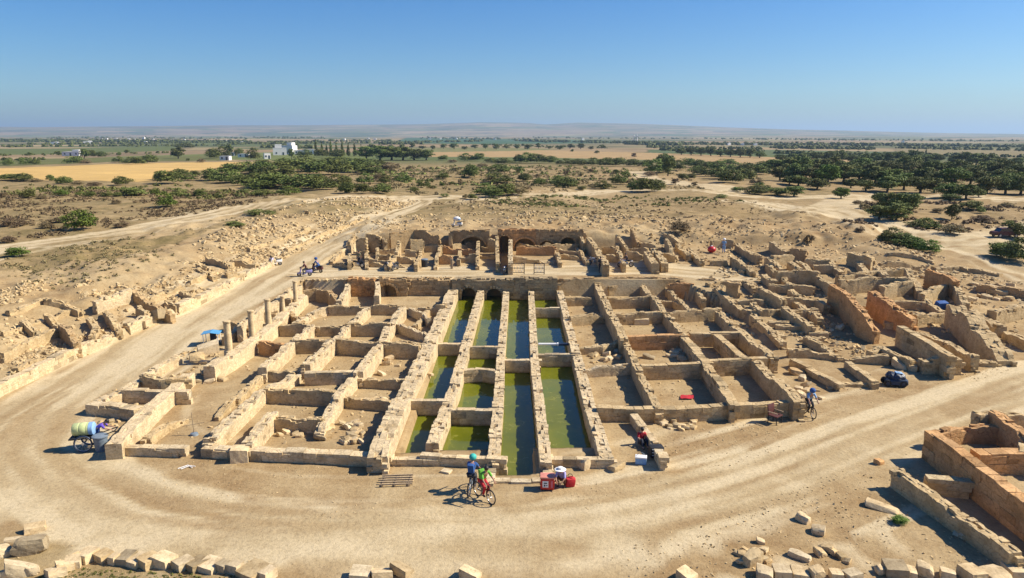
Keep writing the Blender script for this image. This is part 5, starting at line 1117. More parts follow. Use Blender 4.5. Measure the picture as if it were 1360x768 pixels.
belt('far_trees', [(0, 188, 330, 189.5, 260, 3.0), (40, 192, 260, 190, 60, 2.4), (300, 192, 430, 190, 90, 3.0), (-200, 188, 0, 188, 60, 3), (420, 188, 520, 188, 40, 2.2), (690, 188, 880, 191, 90, 2.6), (830, 192, 900, 193, 50, 4), (900, 192, 1130, 193, 130, 3.2), (1020, 197, 1160, 198.5, 70, 4), (1130, 193, 1400, 196, 140, 3.2),
 (1190, 197, 1400, 201, 60, 3.5), (560, 185, 700, 186, 40, 1.6), (340, 185, 430, 185, 40, 1.6), (880, 200, 1010, 202, 60, 3.5), (1000, 186, 1360, 188, 80, 1.8), (60, 185, 330, 185.5, 60, 1.6), (0, 207, 240, 203, 30, 2.2), (500, 192, 560, 191.5, 25, 3), (640, 193, 820, 197, 30, 2.2), (0, 195, 300, 193.5, 50, 2.6), (1030, 204, 1360, 209, 60, 4), (1150, 212, 1240, 214, 40, 5), (700, 184.6, 1100, 186, 60, 1.5), (420, 191, 640, 188, 60, 2.4), (0, 213, 60, 212, 14, 3), (350, 196, 420, 197, 30, 4), (860, 196, 1010, 198, 50, 3)])

# ------------------------------------------------------------------ buildings
def building(u, v, wpx, hpx, label, rooms=(), dep=.8, group=None, detail=True, rz=0., mat='render_', cat='building', name='white_building'):
    p = PZ(u, v, 0.); p[2] = float(H(p[0], p[1])); m = math.hypot(p[1], CAMZ) / F; W_, Hh, D_ = wpx * m, hpx * m, wpx * m * dep
    if not detail:
        k = Kit(); k.box((0, 0, Hh / 2), (W_, D_, Hh)); k.box((W_ * .22, 0, Hh * 1.12), (W_ * .4, D_ * .6, Hh * .3)); k.box((0, 0, Hh), (W_ * 1.03, D_ * 1.03, Hh * .06))
        o = k.build(name, M[mat], None, False, p); o.rotation_euler = (0, 0, rz); return tag(o, label, cat, group)
    o = empty(name, p, label, cat, group, rz)
    k = Kit(); k.box((0, 0, Hh / 2), (W_, D_, Hh)); k.build('wall', M[mat], o, False)
    k = Kit(); k.box((0, 0, Hh + .1), (W_ * 1.01, D_ * 1.01, .22)); k.build('roof', M['roofg'], o, False)
    for (x0, w_, h_) in rooms:
        k = Kit(); k.box((x0 * W_, 0, Hh + h_ * Hh / 2 + .15), (w_ * W_, D_ * .7, h_ * Hh)); k.build('upper_storey', M[mat], o, False)
    nw = max(2, int(W_ / 3.2))
    for i in range(nw):
        x = -W_ / 2 + W_ * (i + .5) / nw
        if i == nw // 2: k = Kit(); k.box((x, -D_ / 2 - .02, 1.05), (1.1, .12, 2.1)); k.build('door', M['pane'], o, False)
        else: k = Kit(); k.box((x, -D_ / 2 - .02, min(Hh * .55, 1.6)), (1.0, .12, 1.1)); k.build('window', M['pane'], o, False)
    return o
building(372, 206, 17, 9, 'left block of the white building cluster beside the cypresses', [(-.1, .5, .5)], group='white building cluster', rz=.3); building(384, 205, 17, 11, 'tallest white building of the cluster beside the cypresses', [(.2, .4, .35)], group='white building cluster', rz=-.2)
building(398, 205, 12, 5, 'low middle white building of the cluster beside the cypresses', group='white building cluster'); building(411, 205, 14, 6, 'rightmost white building of the cluster, nearest the cypresses', group='white building cluster', rz=.1)
building(355, 211, 8, 7, 'small white house in front of the white cluster, at its left', rz=.5); building(99, 207, 22, 5, 'long low white house beyond the yellow field', [(.25, .4, .5)]); building(300, 213, 12, 5, 'white house among trees at the right end of the yellow field'); building(325, 209, 14, 4, 'low house with pale walls left of the white cluster')
building(308, 207, 8, 4, 'small white house between the dark trees beyond the yellow field')
building(1228, 224, 36, 4.2, 'left of the two long white greenhouses before the right hand wood', dep=.35, mat='white', cat='greenhouse', name='greenhouse'); building(1262, 225, 30, 4.5, 'right of the two long white greenhouses before the right hand wood', dep=.35, mat='white', cat='greenhouse', name='greenhouse')
fh = [(72, 191.5, 13, 2.2), (117, 191, 11, 3), (135, 187, 4, 2), (142, 186.6, 3, 2), (154, 187, 5, 2.2), (160, 188, 4, 1.8), (171, 186.5, 4, 1.6), (179, 187, 3, 1.6), (191, 186, 4, 2.4), (192, 190.5, 8, 2), (203, 187, 4, 1.6), (215, 188, 3, 1.6), (10, 187, 5, 1.6), (30, 187.4, 4, 1.6), (52, 187, 4, 1.6), (320, 191.5, 8, 2.5), (332, 191, 7, 2), (300, 188, 3, 1.5), (276, 187.5, 4, 1.5), (245, 187, 3, 1.5),
 (457, 187.6, 5, 2.4), (489, 186, 3, 1.5), (498, 186.4, 4, 1.5), (571, 186.2, 4, 1.6), (585, 186, 3, 1.4), (606, 186, 3, 1.4), (657, 186.4, 4, 1.4), (774, 187, 4, 2.4), (690, 187, 3, 1.4), (712, 187.2, 4, 1.4), (838, 190, 3, 2), (858, 190.6, 3, 2), (940, 192, 3, 1.8), (952, 192, 4, 2), (968, 193, 5, 2.6), (978, 192.4, 4, 2), (986, 193, 5, 2.2), (994, 192, 4, 2), (1003, 193.4, 5, 2.4), (1012, 193, 5, 2.4), (1021, 192.4, 4, 2), (1032, 193, 5, 2.2), (1044, 193, 3, 1.6), (1060, 192.6, 3, 1.6), (1199, 190, 4, 2.6), (1180, 193, 4, 1.6), (1230, 193, 4, 1.6), (1269, 198, 4, 2.6), (1300, 194, 3, 1.6), (1330, 195, 5, 1.6), (1352, 195, 5, 1.6)]
for i, (u, v, w_, h_) in enumerate(sorted(fh)):
    building(u, v, w_ * .9, h_, 'tiny white house far out on the plain, %s from the left' % ORD(i + 1), group='tiny white houses far out on the plain', detail=False, dep=.6, rz=(i % 5 - 2) * .2, name='house', cat='house')
for u, v, h_ in ((842, 191, 11), (846, 191, 12)):
    p = PZ(u, v, 0); m = p[1] / F; k = Kit(); k.cyl((0, 0, 0), (0, 0, h_ * m), 1.4, .7, 6); k.box((0, 0, h_ * m * .8), (4, 4, 1.2)); o = k.build('mast', M['render_'], None, True, p); tag(o, ('left' if u < 844 else 'right') + ' of two thin pale masts standing on the far plain', 'mast')

# ------------------------------------------------------------------ people
def skinned(name, J, bones, mat, parent, sub=1, extra=None):
    """one continuous skinned surface; J: joint -> (xyz, radius); bones: pairs of joints"""
    names = []
    for a, b in bones:
        for q in (a, b):
            if q not in names: names.append(q)
    me = bpy.data.meshes.new(name); me.from_pydata([J[q][0] for q in names], [(names.index(a), names.index(b)) for a, b in bones], [])
    o = bpy.data.objects.new('tmp', me); COL.objects.link(o)
    o.modifiers.new('Skin', 'SKIN'); sv_ = me.skin_vertices[0].data if len(me.skin_vertices) else None
    for i, q in enumerate(names):
        r = J[q][1]; sv_[i].radius = r if hasattr(r, '__len__') else (r, r); sv_[i].use_root = (i == 0)
    sb = o.modifiers.new('Sub', 'SUBSURF'); sb.levels = sub; sb.render_levels = sub
    dg = bpy.context.evaluated_depsgraph_get(); dg.update(); nm = bpy.data.meshes.new_from_object(o.evaluated_get(dg)); nm.name = name
    COL.objects.unlink(o); bpy.data.objects.remove(o)
    if extra:
        bm = bmesh.new(); bm.from_mesh(nm); extra(bm); bm.to_mesh(nm); bm.free()
    nm.materials.clear(); nm.polygons.foreach_set('use_smooth', [True] * len(nm.polygons))
    return link(name, nm, mat, parent)
PS = .87
def pose(kind):
    S = lambda x, y, z: (x, y, z)
    if kind == 'stand': B = dict(pelvis=(0, 0, .93), spine=(0, .01, 1.12), chest=(0, .01, 1.33), neck=(0, .01, 1.48), head=(0, .04, 1.62), sh=(.17, 0, 1.41), el=(.23, -.02, 1.14), wr=(.24, .08, .90), hip=(.09, 0, .90), kn=(.10, .03, .50), an=(.11, -.02, .09), to=(.12, .13, .04))
    elif kind == 'bike': B = dict(pelvis=(0, -.16, .95), spine=(0, -.07, 1.10), chest=(0, .06, 1.30), neck=(0, .14, 1.43), head=(0, .19, 1.57), sh=(.18, .09, 1.37), el=(.25, .26, 1.15), wr=(.25, .44, 1.02), hip=(.09, -.14, .92), kn=(.11, .22, .70), an=(.10, .06, .32), to=(.10, .2, .28))
    elif kind == 'moto': B = dict(pelvis=(0, -.20, .80), spine=(0, -.15, .97), chest=(0, -.06, 1.19), neck=(0, .0, 1.33), head=(0, .04, 1.47), sh=(.18, -.03, 1.27), el=(.25, .14, 1.04), wr=(.27, .36, .95), hip=(.10, -.18, .78), kn=(.19, .20, .66), an=(.17, .08, .27), to=(.17, .22, .23))
    elif kind == 'crouch': B = dict(pelvis=(0, -.16, .34), spine=(0, -.06, .50), chest=(0, .08, .68), neck=(0, .17, .80), head=(0, .23, .92), sh=(.17, .11, .76), el=(.22, .30, .55), wr=(.12, .44, .42), hip=(.10, -.14, .34), kn=(.20, .24, .50), an=(.15, -.01, .10), to=(.17, .15, .04))
    elif kind == 'sit': B = dict(pelvis=(0, 0, .15), spine=(0, -.04, .33), chest=(0, -.04, .55), neck=(0, .0, .69), head=(0, .05, .83), sh=(.17, -.03, .63), el=(.24, .12, .42), wr=(.16, .32, .40), hip=(.10, .02, .14), kn=(.14, .38, .44), an=(.13, .62, .09), to=(.14, .76, .05))
    else: B = dict(pelvis=(0, -.05, .90), spine=(0, .08, 1.05), chest=(0, .27, 1.18), neck=(0, .40, 1.25), head=(0, .52, 1.32), sh=(.17, .32, 1.20), el=(.22, .48, 1.02), wr=(.19, .70, .95), hip=(.10, -.04, .88), kn=(.11, .06, .48), an=(.11, -.08, .09), to=(.12, .07, .04))
    return B
def person(u, v, kind, rz, label, shirt, trousers, skin='skin', hat=None, cloth_hat=None, z=None, loc=None, at0=None, group=None, hood=None, pack=None):
    p = G(u, v) if loc is None else np.array(loc)
    o = empty('person', p, label, 'person', group, rz); o.scale = (PS, PS, PS); B = pose(kind); J = {}
    for k in ('pelvis', 'spine', 'chest', 'neck', 'head'): J[k] = (B[k], dict(pelvis=(.14, .10), spine=(.125, .095), chest=(.155, .11), neck=.055, head=(.085, .10))[k])
    hd = Vector(B['head']); nk = Vector(B['neck']); up = (hd - nk).normalized(); J['crown'] = (tuple(hd + up * .09), (.06, .07))
    for sgn, t in ((-1, 'L'), (1, 'R')):
        for k, r in (('sh', .062), ('el', .043), ('wr', .030), ('hip', .088), ('kn', .060), ('an', .042), ('to', .038)):
            q = B[k]; J[k + t] = ((q[0] * sgn, q[1], q[2]), r)
        w_ = Vector(J['wr' + t][0]); e_ = Vector(J['el' + t][0]); d = (w_ - e_).normalized(); side = Vector((sgn, 0, 0)); side = (side - d * side.dot(d)).normalized()
        J['palm' + t] = (tuple(w_ + d * .07), (.038, .018))
    bones = [('pelvis', 'spine'), ('spine', 'chest'), ('chest', 'neck'), ('neck', 'head'), ('head', 'crown')]
    for t in 'LR': bones += [('chest', 'sh' + t), ('sh' + t, 'el' + t), ('el' + t, 'wr' + t), ('wr' + t, 'palm' + t), ('pelvis', 'hip' + t), ('hip' + t, 'kn' + t), ('kn' + t, 'an' + t), ('an' + t, 'to' + t)]
    fw = Vector((0, 1, 0)); fw = (fw - up * fw.dot(up)).normalized()
    def extra(bm):
        def tube(a, b, r0, r1):
            a, b = Vector(a), Vector(b); q = bmesh.ops.create_cone(bm, cap_ends=True, segments=7, radius1=r0, radius2=r1, depth=(b - a).length)
            bmesh.ops.transform(bm, matrix=Matrix.Translation((a + b) / 2) @ (b - a).to_track_quat('Z', 'Y').to_matrix().to_4x4(), verts=q['verts'])
        for sgn, t in ((-1, 'L'), (1, 'R')):
            w_ = Vector(J['wr' + t][0]); e_ = Vector(J['el' + t][0]); d = (w_ - e_).normalized(); side = Vector((sgn, 0, 0)); side = (side - d * side.dot(d)).normalized(); nrm = d.cross(side) * sgn
            for f, (off, ln) in enumerate(((.028, .070), (.010, .080), (-.009, .075), (-.027, .058))):
                a = w_ + d * .085 + side * off; m_ = a + d * ln * .55 + nrm * .008; e2 = m_ + d * ln * .35 + nrm * .024; tube(a - d * .02, m_, .0095, .0085); tube(m_, e2, .0085, .007)
            a = w_ + d * .035 - side * .03; m_ = a - side * .028 + d * .03; tube(a, m_, .012, .010); tube(m_, m_ + d * .032 + nrm * .01, .010, .008)
        tube(hd + fw * .085 + up * .0, hd + fw * .118 - up * .03, .012, .019); tube(hd + fw * .09 - up * .062 - Vector((.022, 0, 0)), hd + fw * .09 - up * .062 + Vector((.022, 0, 0)), .007, .007)
        for sgn in (-1, 1): tube(hd + Vector((sgn * .082, 0, 0)) - fw * .01 - up * .03, hd + Vector((sgn * .092, 0, 0)) - fw * .012 + up * .03, .014, .016)
    b_ = skinned('body', J, bones, M[skin], o, 2, extra)
    k = Kit()
    for sgn in (-1, 1): k.ball(tuple(hd + fw * .092 + up * .018 + Vector((sgn * .032, 0, 0))), .011, sub=1)
    k.build('eyes', M['eye'], o)
    G_ = lambda f: {q: (c, tuple(x * f + .012 for x in r) if hasattr(r, '__len__') else r * f + .012) for q, (c, r) in J.items()}
    JS = G_(1.06); bs = [('pelvis', 'spine'), ('spine', 'chest')]; JS['chest'] = (J['chest'][0], (.175, .13))
    for t in 'LR': bs += [('chest', 'sh' + t), ('sh' + t, 'el' + t)]
    JS['nk'] = (tuple(Vector(B['neck']) * .75 + Vector(B['chest']) * .25), .075); bs.append(('chest', 'nk'))
    skinned('shirt', JS, bs, M[shirt], o, 2)
    JT = G_(1.08); bt = []
    for t in 'LR': bt += [('pelvis', 'hip' + t), ('hip' + t, 'kn' + t), ('kn' + t, 'an' + t)]
    JT['pelvis'] = (J['pelvis'][0], (.155, .12)); skinned('trousers', JT, bt, M[trousers], o, 2)
    for sgn, t in ((-1, 'L'), (1, 'R')):
        a, c = Vector(J['an' + t][0]), Vector(J['to' + t][0]); k = Kit(); k.ball(tuple((a + c) / 2 + Vector((0, .0, -.02))), .11, (.46, 1.1, .45)); k.build('shoe', M['black'], o)
    if hat:
        k = Kit(); c = hd + up * .06
        if hat[1] == 'round': k.ball(tuple(c), .175, (1, 1.05, .9), 3); k.torus(tuple(c - up * .03), .15, .02, 'Z', 20, 6)
        else: k.lathe([(.26, -.005), (.27, .0), (.14, .03), (.125, .10), (.07, .125)], tuple(c), 24)
        k.build('hat', M[hat[0]], o)
    else:
        k = Kit(); k.ball(tuple(hd + up * .045 - fw * .018), .112, (.92, 1.0, .95), 3); k.build('hair', M['hair'], o)
    if pack:
        k = Kit(); c = Vector(B['chest']) - Vector((0, .2, .08)); k.box(tuple(c), (.30, .2, .44), (0.2, 0, 0), .05); k.build('backpack', M[pack], o)
    return o

# ------------------------------------------------------------------ wheeled things
def bicycle(p, rz, label, colr='black', group=None):
    o = empty('bicycle', p, label, 'bicycle', group, rz); o.scale = (PS, PS, PS)
    for y, nm in ((-.50, 'rear'), (.52, 'front')):
        k = Kit(); k.torus((0, y, .34), .32, .028, 'X', 30, 7); w_ = k.build('wheel', M['black'], o)
        k = Kit()
        for i in range(12): a = math.pi * 2 * i / 12; k.cyl((0, y, .34), (0, y + .31 * math.cos(a), .34 + .31 * math.sin(a)), .004, n=4)
        k.cyl((-.05, y, .34), (.05, y, .34), .025); k.torus((0, y, .34), .29, .010, 'X', 24, 5); k.build('spokes', M['steel'], w_)
    k = Kit(); k.path([(0, -.50, .34), (0, -.08, .33), (0, .40, .80), (0, -.16, .78), (0, -.08, .33)], .022); k.cyl((0, -.50, .34), (0, -.16, .76), .014); k.cyl((0, .40, .80), (0, .52, .34), .018); k.cyl((0, .40, .80), (0, .37, .98), .018); k.cyl((0, -.16, .78), (0, -.19, .90), .014); k.build('frame', M[colr], o)
    k = Kit(); k.path([(-.27, .42, 1.0), (-.12, .39, 1.0), (.12, .39, 1.0), (.27, .42, 1.0)], .014); k.build('handlebar', M['black'], o)
    k = Kit(); k.box((0, -.2, .92), (.15, .26, .06), (0, 0, 0), .025); k.build('saddle', M['black'], o)
    k = Kit(); k.cyl((-.09, -.08, .33), (.09, -.08, .33), .012); k.box((.13, -.02, .26), (.09, .07, .02)); k.box((-.13, -.14, .40), (.09, .07, .02)); k.cyl((.02, -.08, .33), (.03, -.08, .33), .09, n=16); k.build('pedal_crank', M['steel'], o)
    return o
def motorbike(p, rz, label, body='redp', seat='black', group=None, tank=None, box=None):
    o = empty('motorcycle', p, label, 'motorcycle', group, rz); o.scale = (PS, PS, PS)
    for y in (-.62, .66):
        k = Kit(); k.torus((0, y, .30), .24, .065, 'X', 26, 8); w_ = k.build('wheel', M['black'], o); k = Kit(); k.cyl((-.05, y, .30), (.05, y, .30), .16, n=16); k.build('rim', M['steel'], w_)
    k = Kit(); k.box((0, -.02, .42), (.24, .48, .32), (0, 0, 0), .06); k.cyl((.14, -.1, .3), (.16, -.75, .36), .045); k.cyl((0, .66, .30), (0, .45, .90), .03); k.cyl((0, -.62, .30), (0, -.1, .45), .03); k.build('engine', M['steel'], o)
    k = Kit(); k.box((0, .18, .74), (.26, .46, .22), (.1, 0, 0), .09); k.box((0, -.62, .66), (.22, .36, .10), (-.25, 0, 0), .04); k.box((0, .62, .60), (.12, .5, .04), (-.1, 0, 0), .02); k.build('bodywork', M[body], o)
    k = Kit(); k.box((0, -.34, .78), (.25, .62, .11), (-.05, 0, 0), .05); k.build('seat', M[seat], o)
    k = Kit(); k.path([(-.33, .33, 1.03), (-.1, .44, .98), (.1, .44, .98), (.33, .33, 1.03)], .016); k.build('handlebar', M['black'], o)
    k = Kit(); k.ball((0, .56, .86), .09, (1, .8, 1)); k.build('headlight', M['chrome'], o)
    if box: k = Kit(); k.box((0, -.78, .92), (.40, .36, .32), (0, 0, 0), .04); k.build('luggage_box', M[box], o)
    return o
def scooter(p, rz, label, body, group=None):
    o = empty('motor_scooter', p, label, 'motor scooter', group, rz); o.scale = (PS, PS, PS)
    for y in (-.5, .58):
        k = Kit(); k.torus((0, y, .22), .165, .06, 'X', 24, 8); w_ = k.build('wheel', M['black'], o); k = Kit(); k.cyl((-.04, y, .22), (.04, y, .22), .11, n=14); k.build('rim', M['steel'], w_)
    k = Kit(); k.box((0, -.42, .52), (.34, .70, .34), (0, 0, 0), .12); k.box((0, .08, .27), (.30, .5, .08), (0, 0, 0), .03); k.box((0, .42, .62), (.36, .10, .62), (.28, 0, 0), .05); k.box((0, .58, .38), (.2, .38, .1), (0, 0, 0), .04); k.build('bodywork', M[body], o)
    k = Kit(); k.box((0, -.38, .74), (.28, .62, .10), (0, 0, 0), .045); k.build('seat', M['black'], o)
    k = Kit(); k.path([(-.3, .30, 1.0), (0, .36, .97), (.3, .30, 1.0)], .02); k.ball((0, .42, .93), .09); k.build('handlebar', M['black'], o)
    return o

# --- front centre: two cyclists
g1 = G(627, 653); bicycle(g1, R(-12), 'dark bicycle under the blue shirted rider, behind the front bicycle', 'grey')
person(0, 0, 'bike', R(-12), 'person in blue shirt and big round turquoise hat on a bicycle', 'blue', 'jeans', hat=('teal', 'round'), loc=g1, pack='blue')
g2 = G(643, 664); bicycle(g2, R(-142), 'black bicycle nearest the camera below the central basins', 'black')
person(0, 0, 'bike', R(-142), 'person in green top and red shorts riding the nearest bicycle', 'green', 'red', loc=g2, pack='green')
# --- red box and crouching person
g = G(727, 649); b = empty('delivery_box', g, 'red box with faded lid beside the crouching person in white hat', 'box', None, R(-4)); b.scale = (.85, .85, .85)
k = Kit(); k.box((0, 0, .33), (.66, .5, .54), (0, 0, 0), .03); k.cyl((-.25, .15, .08), (-.25, -.15, .08), .08); k.cyl((.25, .15, .08), (.25, -.15, .08), .08); k.build('case', M['redp'], b)
k = Kit(); k.box((0, .03, .64), (.70, .56, .08), (0, 0, 0), .03); k.build('lid', M['salmon'], b)
k = Kit(); k.box((-.09, -.256, .34), (.28, .012, .32)); q = k.build('label_panel', M['white'], b)
k = Kit(); k.box((-.09, -.265, .40), (.16, .008, .05)); k.box((-.13, -.265, .28), (.06, .008, .09)); k.box((-.03, -.265, .28), (.07, .008, .04)); k.build('printed_marks', M['jeans'], q)
k = Kit(); k.box((.21, -.256, .34), (.08, .012, .34), (0, 0, 0)); k.build('stripe', M['pink'], b)
person(746, 646, 'crouch', R(160), 'person in wide white hat crouching beside the red box', 'lav', 'darkred', hat=('whitecl', 'brim'))
g = G(757, 646); o = empty('bag', g, 'orange red bag on the ground right of the crouching person', 'bag'); k = Kit(); k.box((0, 0, .19), (.42, .28, .38), (.1, .12, .3), .1); k.ball((.05, .02, .3), .17, (1.1, .8, .8), 2); k.build('sack', M['red'], o); k = Kit(); k.torus((0, 0, .46), .09, .014, 'Y', 16, 5); k.build('handle', M['black'], o)
g = G(735, 643); o = empty('folded_stool', g, 'dark folded stool between the red box and the crouching person', 'stool'); k = Kit(); k.cyl((0, 0, .02), (.42, .25, .6), .02); k.cyl((.42, 0, .02), (0, .25, .6), .02); k.cyl((.1, .2, .02), (.5, .0, .55), .02); k.build('leg_frame', M['black'], o); k = Kit(); k.box((.2, .12, .5), (.34, .2, .03), (.2, 0, 0)); k.build('seat', M['olive'], o)
# --- seated in red, crate, cooler
person(852, 590, 'sit', R(190), 'person in red top sitting on the ground against the low wall', 'red', 'jeans', skin='skin2')
g = G(871, 606); o = empty('crate', g, 'black crate with white slats beside the seated person in red', 'crate', None, R(8)); o.scale = (.85,) * 3
k = Kit(); k.box((0, 0, .3), (.7, .5, .55), (0, 0, 0), .02); k.build('case', M['black'], o)
for i in range(3): k = Kit(); k.box((0, -.262, .16 + .16 * i), (.6, .02, .05), (0, .05, 0)); k.build('slat', M['whitecl'], o)
g = G(851, 616); o = empty('cooler_box', g, 'light blue cooler box with white lid near the low wall', 'cooler', None, R(-12)); o.scale = (.72,) * 3; k = Kit(); k.box((0, 0, .22), (.66, .42, .4), (0, 0, 0), .04); k.build('case', M['lblue'], o); k = Kit(); k.box((0, 0, .45), (.70, .46, .09), (0, 0, 0), .03); k.build('lid', M['white'], o); k = Kit(); k.torus((0, 0, .46), .26, .014, 'Y', 20, 5); k.build('handle', M['grey'], o)
# --- right of the ruins
g = G(1074, 552); bicycle(g, R(185), 'dark bicycle ridden towards the camera right of the ruins', 'black'); person(0, 0, 'bike', R(185), 'person in pale blue shirt and cap cycling, right of the ruins', 'lblue', 'jeans', hat=('blue', 'round'), loc=g, pack='olive')
g = G(1029, 562); o = empty('chair', g, 'small dark red folding chair standing left of the cyclist in pale blue', 'chair', None, R(40))
k = Kit(); k.box((0, 0, .42), (.55, .5, .06), (0, 0, 0), .02); k.build('seat', M['darkred'], o); k = Kit(); k.box((0, .26, .68), (.55, .06, .5), (-.15, 0, 0), .02); k.build('backrest', M['darkred'], o)
for x in (-.24, .24):
    for y in (-.22, .24): k = Kit(); k.cyl((x, y, 0), (x, y, .42), .022); k.build('leg', M['black'], o)
    k = Kit(); k.box((x * 1.12, 0, .6), (.05, .5, .05), (0, 0, 0), .015); k.build('armrest', M['wood'], o)
g = G(1188, 512); o = empty('covered_quad_bike', g, 'vehicle under a dark blue cover with one wheel showing, right side', 'quad bike', None, R(80)); o.scale = (.76,) * 3
k = Kit(); k.ball((0, -.1, .68), .5, (.85, 1.25, .72), 3); k.ball((0, .35, .78), .36, (.9, 1, .8), 3); k.box((0, -.1, .36), (.98, 1.42, .46), (0, 0, 0), .16)
for v_ in k.bm.verts: v_.co += Vector((random.uniform(-1, 1), random.uniform(-1, 1), random.uniform(-1, 1))) * .045
k.build('cover', M['navy'], o, False)
for x in (-.42, .42):
    for y in (-.48, .62): k = Kit(); k.torus((x, y, .27), .19, .085, 'X', 22, 8); w_ = k.build('wheel', M['black'], o); k = Kit(); k.cyl((x - .06, y, .27), (x + .06, y, .27), .12, n=14); k.build('rim', M['navy'], w_)
k = Kit(); k.path([(-.38, .42, 1.0), (0, .5, 1.06), (.38, .42, 1.0)], .02); k.build('handlebar', M['black'], o)
k = Kit(); k.box((0, -.2, 1.02), (.5, .5, .05), (.1, 0, 0), .02); k.build('folded_sheet', M['lblue'], o)
# --- left: handcart with barrel, bending person, bin
g = G(116, 596); o = empty('handcart', g, 'two wheeled handcart at the left corner of the ruins', 'handcart', None, R(-78))
for x in (-.42, .42):
    k = Kit(); k.torus((x, 0, .40), .37, .035, 'X', 30, 7); w_ = k.build('wheel', M['navy'], o); k = Kit()
    for i in range(10): a = math.pi * 2 * i / 10; k.cyl((x, 0, .4), (x, .36 * math.cos(a), .4 + .36 * math.sin(a)), .008, n=4)
    k.cyl((x - .05, 0, .4), (x + .05, 0, .4), .05); k.torus((x, 0, .4), .33, .012, 'X', 24, 5); k.build('spokes', M['silver'], w_)
k = Kit(); k.box((0, 0, .62), (.74, 1.2, .06)); k.cyl((-.45, 0, .4), (.45, 0, .4), .03); k.cyl((-.3, .6, .62), (-.25, 1.3, .85), .025); k.cyl((.3, .6, .62), (.25, 1.3, .85), .025); k.cyl((-.27, 1.3, .85), (.27, 1.3, .85), .025); k.build('frame', M['black'], o)
ax = Vector((math.sin(R(78)), math.cos(R(78)), 0)); o = empty('barrel', (g[0], g[1], g[2] + .66), 'pale yellow green plastic barrel lying on the handcart', 'barrel', None, R(-78)); o.scale = (.84,) * 3
k = Kit(); k.lathe([(.30, -.52), (.34, -.47), (.35, -.2), (.335, -.18), (.35, -.16), (.35, .16), (.335, .18), (.35, .2), (.34, .34)], (0, 0, 0), 26); bmesh.ops.rotate(k.bm, verts=k.bm.verts, matrix=Matrix.Rotation(R(-90), 3, 'X')); bmesh.ops.translate(k.bm, verts=k.bm.verts, vec=(0, -.05, .36)); k.build('drum', M['lgreen'], o)
k = Kit(); k.lathe([(.352, .30), (.352, .5), (.3, .54)], (0, 0, 0), 26); bmesh.ops.rotate(k.bm, verts=k.bm.verts, matrix=Matrix.Rotation(R(-90), 3, 'X')); bmesh.ops.translate(k.bm, verts=k.bm.verts, vec=(0, -.05, .36)); k.build('end_band', M['lblue'], o)
person(131, 592, 'lean', R(-80), 'person in blue bending forward beside the handcart with the barrel', 'violet', 'blue')
g = G(135, 598); o = empty('bin', g, 'grey blue plastic bin standing beside the handcart wheel', 'bin'); k = Kit(); k.lathe([(.24, 0), (.27, .3), (.31, .68)], n=22); k.build('case', M['grey'], o); k = Kit(); k.lathe([(.34, .66), (.34, .71), (.30, .73)], n=22); k.build('rim', M['grey'], o)
# --- blue canopy on posts by the columns
g = G(282, 457); o = empty('canopy', g, 'small bright blue canopy on posts beside the nearest column', 'canopy', None, R(10)); o.scale = (.78, .78, .72)
k = Kit(); k.prism([(-.75, 1.12), (0, 1.26), (.75, 1.10), (.75, 1.07), (0, 1.22), (-.75, 1.09)], -.6, .6); k.build('roof_sheet', M['sky_'], o, False)
for x in (-.6, .6):
    for y in (-.5, .5): k = Kit(); k.cyl((x, y, 0), (x, y, 1.12), .03); k.build('post', M['whitecl'], o)
k = Kit(); k.box((0, .5, .5), (.5, .1, .9)); k.build('side_panel', M['jeans'], o)
# --- wooden pallet frame on the ground
g = G(527, 640); o = empty('wooden_frame', (g[0], g[1], g[2] + .02), 'slatted wooden frame lying flat in front of the left basins', 'pallet', None, R(3))
for i in range(5): k = Kit(); k.box((0, -.42 + .2 * i, .09), (1.35 - .08 * (i > 2), .07, .05), (0, 0, R(random.uniform(-2, 2)))); k.build('slat', M['wood'], o)
for x in (-.52, .0, .56): k = Kit(); k.box((x, .02, .035), (.06, 1.0, .06), (0, 0, R(-5))); k.build('batten', M['wood'], o)
g = G(258, 578); o = empty('measuring_pole', g, 'thin standing pole with a crossbar inside the left front room', 'pole'); k = Kit(); k.cyl((0, 0, 0), (-.03, 0, 1.15), .018); k.build('upright', M['wood'], o); k = Kit(); k.cyl((-.5, 0, .45), (.5, .05, .62), .012); k.build('crossbar', M['wood'], o); k = Kit(); k.lathe([(.2, 0), (.17, .1), (.05, .14)], n=14); k.build('foot', M['grey'], o)
g = G(247, 622); o = empty('folded_trestle', g, 'white folded trestle lying on the ground left of the cube block', 'trestle'); k = Kit(); k.path([(-.3, -.1, .03), (.0, .2, .05), (.28, -.02, .04)], .018); k.path([(-.15, -.15, .03), (.1, .12, .06), (.36, .1, .04)], .018); k.build('legs', M['whitecl'], o)
g = G(911, 529); o = empty('red_cloth', (g[0], g[1], g[2] + .02), 'small bright red cloth lying on the floor of a right room', 'cloth'); k = Kit(); vs = []
for i in range(7):
    for j in range(5): vs.append(k.bm.verts.new(((i - 3) * .12 + .03 * j + random.uniform(-.02, .02), (j - 2) * .14, .04 + .05 * random.random())))
for i in range(6):
    for j in range(4): k.bm.faces.new([vs[i * 5 + j], vs[i * 5 + 5 + j], vs[i * 5 + 6 + j], vs[i * 5 + 1 + j]])
k.build('fabric', M['red'], o)
